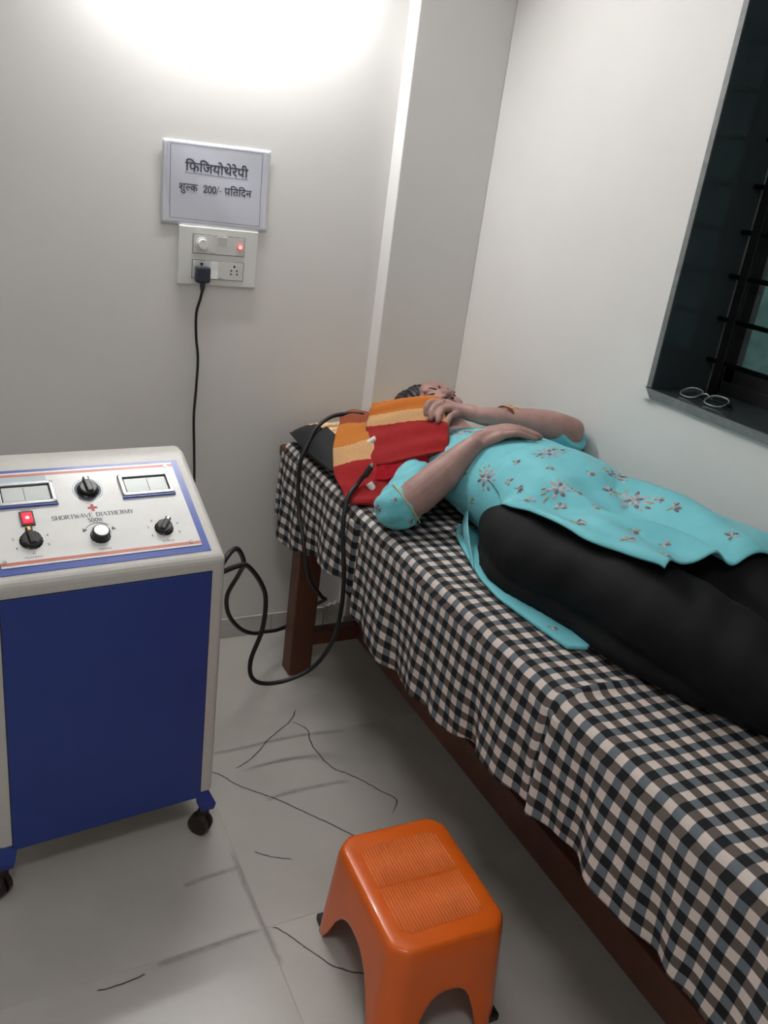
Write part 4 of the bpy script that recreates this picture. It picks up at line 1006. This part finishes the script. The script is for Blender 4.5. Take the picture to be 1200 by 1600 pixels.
v, f = ellipsoid(hp(0.0, 0.026, 0.078), (0.0045, 0.0045, 0.0018), 14, 8, HR); ob('bindi', v, f, M['bindi'], per, True)
# --- hair
hm = MB()
def hadd(c, r): hm.add(*ellipsoid(hp(*c), r, 26, 18, HR))
hadd((0, 0.040, -0.026), (0.079, 0.086, 0.080)); hadd((0, 0.005, -0.055), (0.075, 0.085, 0.050)); hadd((-0.03, 0.06, -0.03), (0.065, 0.06, 0.06)); hadd((0.03, 0.06, -0.03), (0.062, 0.06, 0.06))
hadd((0, 0.07, -0.055), (0.06, 0.06, 0.04)); hadd((-0.050, 0.078, -0.020), (0.056, 0.062, 0.056)); hadd((-0.036, 0.066, 0.006), (0.050, 0.054, 0.052)); hadd((0.034, 0.066, 0.002), (0.046, 0.052, 0.050))
for s in (-1, 1): hadd((s * 0.066, 0.012, -0.012), (0.014, 0.05, 0.040)); 
v, f = remesh(hm, 0.003, 4, 0.5, lambda p_, n_: 0.0012 * math.sin(p_.x * 420 + p_.z * 160))
ob('hair', v, f, M['hair'], per, True)
# --- trousers
tr = MB()
tr.add(*ellipsoid((0.742, -1.02, 0.838), (0.172, 0.15, 0.090), 30, 18))
for tab in (NEAR, FAR): tr.add(*round_tube([(cx, y, cz) for (y, cx, cz, r) in tab], [r for (y, cx, cz, r) in tab], 28, 4))
secs = []
for y in (-1.0, -1.15, -1.3, -1.48, -1.62, -1.78, -1.92):
    a = interp(NEAR, y); b = interp(FAR, y)
    secs.append((y, (a[0] + b[0]) / 2, (a[1] + b[1]) / 2 - 0.02, (b[0] - a[0]) / 2 + 0.03, (a[2] + b[2]) / 2 * 0.66))
tr.add(*loft_y(secs, 30))
# loose cloth spread on the bed beside the near leg
EDGE = [(-0.93, 0.585), (-0.97, 0.545), (-1.03, 0.512), (-1.10, 0.492), (-1.16, 0.494), (-1.25, 0.520), (-1.336, 0.540), (-1.456, 0.542), (-1.59, 0.590), (-1.66, 0.628), (-1.725, 0.660), (-1.88, 0.700)]
secs = [(y, x + 0.062, PB + 0.026, 0.064, 0.012 + 0.024 * min(1, (-0.93 - y) / 0.1)) for y, x in EDGE]
tr.add(*loft_y(secs, 26))
tr.v = [(x, y, max(z, PB)) for x, y, z in tr.v]
def tdisp(p_, n_):
    if p_.z < PB + 0.01: return 0
    return 0.003 * math.sin(p_.x * 40 + p_.y * 19) * math.sin(p_.y * 9) - 0.002 + 0.0015 * math.sin(p_.y * 51 - p_.x * 60 + p_.z * 40)
v, f = remesh(tr, 0.006, 6, 0.5, tdisp)
ob('trousers', v, f, M['trousers'], per, True)
# --- kurta
ku = MB()
ku.add(*loft_y([(y, cx, cz, rx, rz) for (y, cx, cz, rx, rz) in TORSO[1:-1]], 48, PB + 0.002))
def flat_tube(pts, radii, n=24, res=5): return tube_mesh(pts, radii, n, res)
ku.add(*round_tube([(0.605, -0.60, 0.838), (0.52, -0.685, 0.820), (0.432, -0.772, 0.808)], [0.066, 0.060, 0.053], 24, 5))
ku.add(*ellipsoid((0.428, -0.780, 0.808), (0.060, 0.055, 0.054), 26, 18))
ku.add(*flat_tube([(0.408, -0.780, 0.800), (0.424, -0.786, 0.810), (0.443, -0.790, 0.822)], [0.048, 0.056, 0.057]))
ku.add(*round_tube([(0.885, -0.60, 0.872), (0.915, -0.67, 0.915), (0.930, -0.725, 0.955)], [0.070, 0.062, 0.052], 24, 5))
ku.add(*flat_tube([(0.925, -0.715, 0.945), (0.945, -0.750, 0.970), (0.950, -0.765, 0.988)], [0.050, 0.050, 0.046]))
LE = [(-0.78, 0.590), (-0.86, 0.586), (-0.92, 0.582), (-0.98, 0.572), (-1.05, 0.548), (-1.15, 0.538), (-1.28, 0.552), (-1.40, 0.570), (-1.50, 0.580), (-1.56, 0.582)]
def panel():
    NYY, NXX = 90, 60; top = []; 
    for j in range(NYY + 1):
        tj = j / NYY
        for i in range(NXX + 1):
            ti = i / NXX
            yend = -1.508 + 0.028 * math.sin(ti * 5.0 + 0.6) * (1 if ti < 0.8 else 0.6) + 0.015 * ti
            y = -0.84 + (yend + 0.84) * tj
            xl = interp(LE, y)[0]; xr = 0.935
            x = xl + (xr - xl) * ti
            z0 = body_top(x, y)
            # taut cloth bridges the gap between the legs
            cn = interp(NEAR, y); cf = interp(FAR, y)
            if y < -1.0 and cn[0] < x < cf[0]:
                k = (x - cn[0]) / (cf[0] - cn[0]); zb = (cn[1] + cn[2]) * (1 - k) + (cf[1] + cf[2]) * k
                z0 = max(z0, zb - 0.030 * math.sin(PI * k) ** 1.3)
            s = min(1, max(0, (-y - 0.92) / 0.35))
            z0 += s * (0.011 * (0.4 + 0.4 * math.sin((x * 34 + y * 7))) + 0.006 * (0.8 + math.sin(x * 63 - y * 9 + 1)))
            xr_ = 0.632 + 0.085 * min(1, max(0, (-y - 1.10) / 0.32))
            z0 += s * (0.010 * math.exp(-((ti - 0.03) / 0.05) ** 2) + 0.022 * math.exp(-((x - xr_) / 0.022) ** 2))
            q_ = min(1, max(0, (-0.84 - y) / 0.13)); top.append(Vector((x, y, z0 - 0.006 + 0.016 * q_ * q_ * (3 - 2 * q_) + 0.006 * s)))
    k = len(top); W_ = NXX + 1
    bot = [q - Vector((0, 0, 0.004)) for q in top]
    f = [(j * W_ + i, j * W_ + i + 1, (j + 1) * W_ + i + 1, (j + 1) * W_ + i) for j in range(NYY) for i in range(NXX)]
    f += [tuple(q + k for q in fa[::-1]) for fa in f[:]]
    bd = [i for i in range(W_)] + [j * W_ + NXX for j in range(1, NYY + 1)] + [NYY * W_ + i for i in range(NXX - 1, -1, -1)] + [j * W_ for j in range(NYY - 1, 0, -1)]
    for a, b in zip(bd, bd[1:] + bd[:1]): f.append((a, b, b + k, a + k)[::-1])
    return top + bot, f
# back panel lying on the bed
bp = [(0.60, -0.80), (0.556, -0.86), (0.520, -0.97), (0.488, -1.08), (0.476, -1.17), (0.486, -1.28), (0.500, -1.385), (0.540, -1.40), (0.60, -1.36), (0.66, -1.2), (0.66, -0.9)]
ku.prism([(x, y) for x, y in bp], 2, PB - 0.001, PB + 0.009)
def kdisp(p_, n_):
    if p_.z < PB + 0.02: return 0
    d = 0.0016 * math.sin(p_.y * 52 + p_.x * 21 + 1.3) * math.sin(p_.x * 33 - p_.y * 12)
    if p_.x < 0.56 and p_.y > -0.84: d += 0.0022 * math.sin(p_.y * 48 + p_.z * 130 - p_.x * 66) + 0.0015 * math.sin(p_.y * 120 + p_.z * 60)
    if p_.x > 0.87: d += 0.002 * math.sin(p_.y * 80 + p_.z * 70)
    return d
kv, kf = remesh(ku, 0.0034, 6, 0.5, kdisp)
pv, pf = panel(); k_ = len(kv); kv = list(kv) + list(pv); kf = list(kf) + [tuple(i_ + k_ for i_ in q) for q in pf]
kurta = ob('kurta', kv, kf, M['kurta'], per, True)
bm = bmesh.new(); bm.from_mesh(kurta.data); bmesh.ops.recalc_face_normals(bm, faces=bm.faces); bm.to_mesh(kurta.data); bm.free()
kbvh = BVHTree.FromPolygons(kv, kf)
# side of the back panel rising to the slit
v, f, uv = patch([[(0.612, -0.810, 0.850), (0.594, -0.842, 0.846), (0.580, -0.862, 0.838)], [(0.592, -0.835, 0.806), (0.562, -0.890, 0.806), (0.544, -0.935, 0.806)], [(0.585, -0.850, 0.776), (0.548, -0.920, 0.778), (0.520, -0.985, 0.780)], [(0.580, -0.860, PB + 0.006), (0.535, -0.945, PB + 0.006), (0.496, -1.050, PB + 0.008)]], 5, 0.003, lambda a, b: 0.003 * math.sin(b * 7 + a * 3))
ob('side_flap', v, f, M['kurta'], kurta, True)
# lace on the sleeve hem
ring = []
cc = Vector((0.4445, -0.7905, 0.8235)); ax = Vector((0.62, -0.1, 0.5)).normalized(); e1 = ax.orthogonal().normalized(); e2 = ax.cross(e1)
for k in range(33): ring.append(cc + (e1 * math.cos(2 * PI * k / 32) + e2 * math.sin(2 * PI * k / 32)) * 0.0575)
v, f = tube_mesh(ring, 0.0022, 6, 2); ob('sleeve_lace', v, f, M['lace'], kurta, True)
# --- embroidery: petals and leaves lying on the cloth
def on_cloth(p_, n_dir):
    r = kbvh.ray_cast(p_ + n_dir * 0.06, -n_dir, 0.2)
    return r
def motif(center, size, rot, kind):
    hit = kbvh.ray_cast(Vector((center[0], center[1], 1.3)), Vector((0, 0, -1)), 1.0) if center[2] > 0.925 else kbvh.find_nearest(Vector(center) + Vector((-0.01, 0, 0.004)))
    if hit[0] is None: return
    c0, nrm = hit[0], hit[1]
    if nrm.dot(Vector((-0.45, -0.3, 1.0))) < 0: nrm = -nrm
    t1 = Vector((0, -1, 0)); t1 = (t1 - nrm * t1.dot(nrm)).normalized(); t2 = nrm.cross(t1)
    mb = MB()
    def petal(a, b, ang, L, wd, mi):
        ca, sa = math.cos(ang), math.sin(ang); n = 10; base_ = len(mb.v)
        pts = []
        for q in range(n):
            th = 2 * PI * q / n; lx_ = L / 2 * math.cos(th); wy = wd / 2 * math.sin(th) * (1 - 0.25 * math.cos(th))
            u_ = a + (lx_ + L * 0.5) * ca - wy * sa; w_ = b + (lx_ + L * 0.5) * sa + wy * ca
            pts.append((u_, w_))
        cu = sum(q[0] for q in pts) / n; cw = sum(q[1] for q in pts) / n
        v = []
        for (u_, w_), h in [(q, 0.0006) for q in pts] + [((cu, cw), 0.0026)]:
            P_ = c0 + t1 * u_ + t2 * w_
            r = kbvh.find_nearest(P_ + nrm * 0.006)
            v.append(r[0] + (r[1] if r[1].dot(nrm) > 0 else nrm) * h)
        mb.add(v, [(q, (q + 1) % n, n) for q in range(n)], mi)
    rnd = random.Random(hash((round(center[0] * 1000), round(center[1] * 1000))) & 0xffff)
    if kind == 'big':
        for q in range(6):
            a_ = rot + 2 * PI * q / 6
            petal(math.cos(a_) * size * 0.05, math.sin(a_) * size * 0.05, a_, size * 0.29, size * 0.18, 0 if q % 3 else 1)
        for q in range(7):
            a_ = rot + 2 * PI * q / 7 + 0.35; rr = size * rnd.uniform(0.24, 0.32)
            petal(math.cos(a_) * rr, math.sin(a_) * rr, a_ + rnd.uniform(-0.5, 0.5), size * 0.27, size * 0.16, rnd.choice((0, 0, 1)))
        for q in range(3): petal(math.cos(rot + 1.9 + q * .4) * size * 0.52, math.sin(rot + 1.9 + q * .4) * size * 0.52, rot + 1.9 + q * .4, size * 0.26, size * 0.09, 2)
        for q in range(4): petal(math.cos(rot - 1.3 + q * .35) * size * (0.5 + 0.07 * (q % 2)), math.sin(rot - 1.3 + q * .35) * size * (0.5 + 0.07 * (q % 2)), rot - 1.3 + q * .5, size * 0.24, size * 0.14, (0, 1, 2, 0)[q])
    elif kind == 'mid':
        for q in range(5): petal(math.cos(rot + q * 0.62 - 1.2) * size * 0.1, math.sin(rot + q * 0.62 - 1.2) * size * 0.1, rot + q * 0.62 - 1.2, size * 0.46, size * 0.21, rnd.choice((0, 1, 0)))
        petal(0, 0, rot + PI, size * 0.5, size * 0.10, 2); petal(size * .1, 0, rot + 2.4, size * 0.45, size * 0.10, 2)
    else:
        for q in range(3): petal(0, 0, rot + (q - 1) * 0.7, size * 0.60, size * 0.24, (0, 1, 2)[q])
        petal(0, 0, rot + PI, size * 0.45, size * 0.08, 2)
    o = mb.build('flower_motif', M['petal'], kurta, False, mats=[M['petal'], M['petal_dark'], M['leaf']])
MOTIFS = [((0.585, -0.904, 0.943), 0.055, 0.3, 'big'), ((0.630, -1.114, 0.972), 0.058, 1.9, 'big'), ((0.769, -1.202, 0.971), 0.066, 0.9, 'big'), ((0.709, -0.965, 1.010), 0.058, 2.5, 'big'), ((0.662, -0.651, 0.958), 0.052, 1.2, 'big'),
          ((0.748, -1.405, 0.971), 0.060, 0.4, 'big'), ((0.816, -1.089, 0.993), 0.052, 1.0, 'big'), ((0.630, -0.948, 0.984), 0.026, 0.2, 'mid'), ((0.658, -1.037, 0.996), 0.024, 1.5, 'mid'), ((0.588, -0.991, 0.949), 0.026, 2.6, 'mid'),
          ((0.565, -0.890, 0.859), 0.026, 0.9, 'small'), ((0.734, -1.085, 0.999), 0.030, 0.2, 'small'), ((0.746, -1.151, 0.976), 0.036, 2.8, 'mid'), ((0.651, -1.151, 0.972), 0.026, 0.5, 'mid'), ((0.610, -1.152, 0.947), 0.032, 1.7, 'mid'),
          ((0.588, -1.030, 0.95), 0.026, 0.3, 'mid'), ((0.580, -1.085, 0.95), 0.030, 2.2, 'mid'), ((0.580, -1.246, 0.962), 0.038, 0.8, 'mid'), ((0.594, -1.375, 0.977), 0.038, 1.4, 'mid'), ((0.662, -1.321, 0.966), 0.026, 0.1, 'small'),
          ((0.604, -1.465, 0.975), 0.034, 0.3, 'mid'), ((0.673, -1.394, 0.968), 0.026, 0.6, 'small'), ((0.655, -1.210, 0.958), 0.026, 0.0, 'small'), ((0.791, -1.294, 0.987), 0.034, 1.0, 'mid'), ((0.789, -1.450, 0.996), 0.032, 2.0, 'mid'),
          ((0.794, -1.246, 0.989), 0.026, 0.4, 'small'), ((0.571, -0.865, 0.790), 0.024, 0.9, 'small'), ((0.384, -0.778, 0.807), 0.028, 1.2, 'mid'), ((0.398, -0.817, 0.845), 0.022, 0.6, 'small'), ((0.445, -0.838, 0.789), 0.026, 0.2, 'small'),
          ((0.522, -1.317, 0.765), 0.024, 0.8, 'small'), ((0.577, -0.818, 0.904), 0.030, 1.9, 'mid')]
for c_, s_, r_, k_ in MOTIFS: motif(c_, s_, r_, k_)
# --- jewellery
def ring_at(c, axis, R, r, m, name, sq=1.0):
    ax = Vector(axis).normalized(); a = ax.orthogonal().normalized(); b = ax.cross(a)
    pts = [Vector(c) + a * R * math.cos(2 * PI * k / 28) + b * R * sq * math.sin(2 * PI * k / 28) for k in range(29)]
    v, f = tube_mesh(pts, r, 8, 1); return ob(name, v, f, M[m], per, True)
ring_at((0.797, -0.664, 0.998), (0.62, 0.22, 0.12), 0.036, 0.0024, 'gold', 'bangle'); ring_at((0.806, -0.669, 0.999), (0.62, 0.28, -0.05), 0.037, 0.0016, 'gold', 'bangle'); ring_at((0.792, -0.661, 1.000), (0.62, 0.2, 0.2), 0.035, 0.0018, 'maroon', 'bangle')
ring_at((0.657, -0.557, 1.0045), (-0.8, 0.05, -0.15), 0.0118, 0.0016, 'gold', 'finger_ring')
v, f = ellipsoid((0.655, -0.558, 1.0165), (0.004, 0.004, 0.003), 10, 6); ob('ring_stone', v, f, M['maroon'], per, True)

# ------------------------------------------------------------------ stool
SC = Vector((0.246, -1.392, 0)); SA = math.radians(-2); SH = 0.255
st = empty('plastic_stool', SC, SA, 'small orange plastic stool with ribbed top on the floor', 'stool')
def rrect(hx, hy, ch, per_side=16, rc=3):
    """rounded-chamfer rectangle loop, list of (x, y, side, t) ; side 4 = corner"""
    out = []
    C = [((hx, -hy + ch), (hx, hy - ch), 0), ((hx - ch, hy), (-hx + ch, hy), 1), ((-hx, hy - ch), (-hx, -hy + ch), 2), ((-hx + ch, -hy), (hx - ch, -hy), 3)]
    for k, (a, b, sd) in enumerate(C):
        for i in range(per_side + 1):
            t = i / per_side; out.append((a[0] + (b[0] - a[0]) * t, a[1] + (b[1] - a[1]) * t, sd, t))
        c2 = C[(k + 1) % 4][0]
        cx, cy = (hx if b[0] > 0 else -hx), (hy if b[1] > 0 else -hy)
        for i in range(1, rc + 1):
            t = i / (rc + 1); q = [(1 - t) ** 2 * b[j] + 2 * t * (1 - t) * (b[j] * 0.35 + c2[j] * 0.35 + (cx, cy)[j] * 0.3) + t * t * c2[j] for j in (0, 1)]
            out.append((q[0], q[1], 4, t))
    return out
def stool_shell():
    v = []; f = []
    rings = [(0.100, 0.128, 0.026, 0.2535), (0.117, 0.145, 0.028, 0.255), (0.123, 0.151, 0.030, 0.2525), (0.1265, 0.1545, 0.032, 0.246), (0.129, 0.158, 0.033, 0.232)]
    L = None
    for hx, hy, ch, z in rings:
        lp = rrect(hx, hy, ch); L = len(lp)
        v += [(x, y, z) for x, y, _, _ in lp]
    NR = 12
    for r in range(1, NR + 1):
        t = r / NR; lp0 = rrect(0.129, 0.158, 0.033); lp1 = rrect(0.1405, 0.180, 0.036)
        for k in range(L):
            sd, tt = lp0[k][2], lp0[k][3]
            zb = 0.0
            if sd < 4:
                wide = 0.30 if sd in (0, 2) else 0.27
                q = abs(tt - 0.5) / wide * 0.5 if False else abs(tt - 0.5)
                lim = 0.40 if sd in (0, 2) else 0.36
                if q < lim:
                    zb = 0.150 * (1 - (q / lim) ** 2.6) ** 0.75 if sd in (0, 2) else 0.138 * (1 - (q / lim) ** 3.0) ** 0.75
            z = 0.232 + (zb - 0.232) * t
            g = (0.232 - z) / 0.232
            a, b = lp0[k], lp1[k]
            v.append((a[0] + (b[0] - a[0]) * g, a[1] + (b[1] - a[1]) * g, z))
    R_ = len(rings) + NR
    for i in range(R_ - 1):
        for k in range(L): f.append((i * L + k, (i + 1) * L + k, (i + 1) * L + (k + 1) % L, i * L + (k + 1) % L))
    f.append(tuple(range(L)))
    return v, f
v, f = stool_shell()
so = ob('stool_shell', v, f, M['orange_plastic'], st, True, world=False)
md = so.modifiers.new('thickness', 'SOLIDIFY'); md.thickness = 0.0035; md.offset = -1
bm = bmesh.new(); bm.from_mesh(so.data); bmesh.ops.recalc_face_normals(bm, faces=bm.faces); bm.to_mesh(so.data); bm.free()
# ribs of the seat, two fields either side of a plain cross band
nr = 27
for k in range(nr):
    x = -0.088 + 0.176 * k / (nr - 1)
    trim_ = 0.012 if k in (0, nr - 1) else 0.005 if k in (1, nr - 2) else 0
    mb = MB()
    for y0, y1 in ((-0.112 + trim_, -0.004), (0.004, 0.112 - trim_)):
        mb.prism([(x + 0.0021 * math.cos(a_), 0.2536 + 0.0026 * math.sin(a_)) for a_ in [PI * q / 8 for q in range(9)]], 1, y0, y1)
    mb.build('seat_rib', M['orange_rib_highlit'], st, True, world=False)
for sx in (-1, 1):
    for sy in (-1, 1):
        MB().box((sx * 0.124 - 0.0125, sy * 0.162 - 0.0125, 0.0), (sx * 0.124 + 0.0125, sy * 0.162 + 0.0125, 0.018), 0.003).build('rubber_foot', M['rubber'], st, world=False)
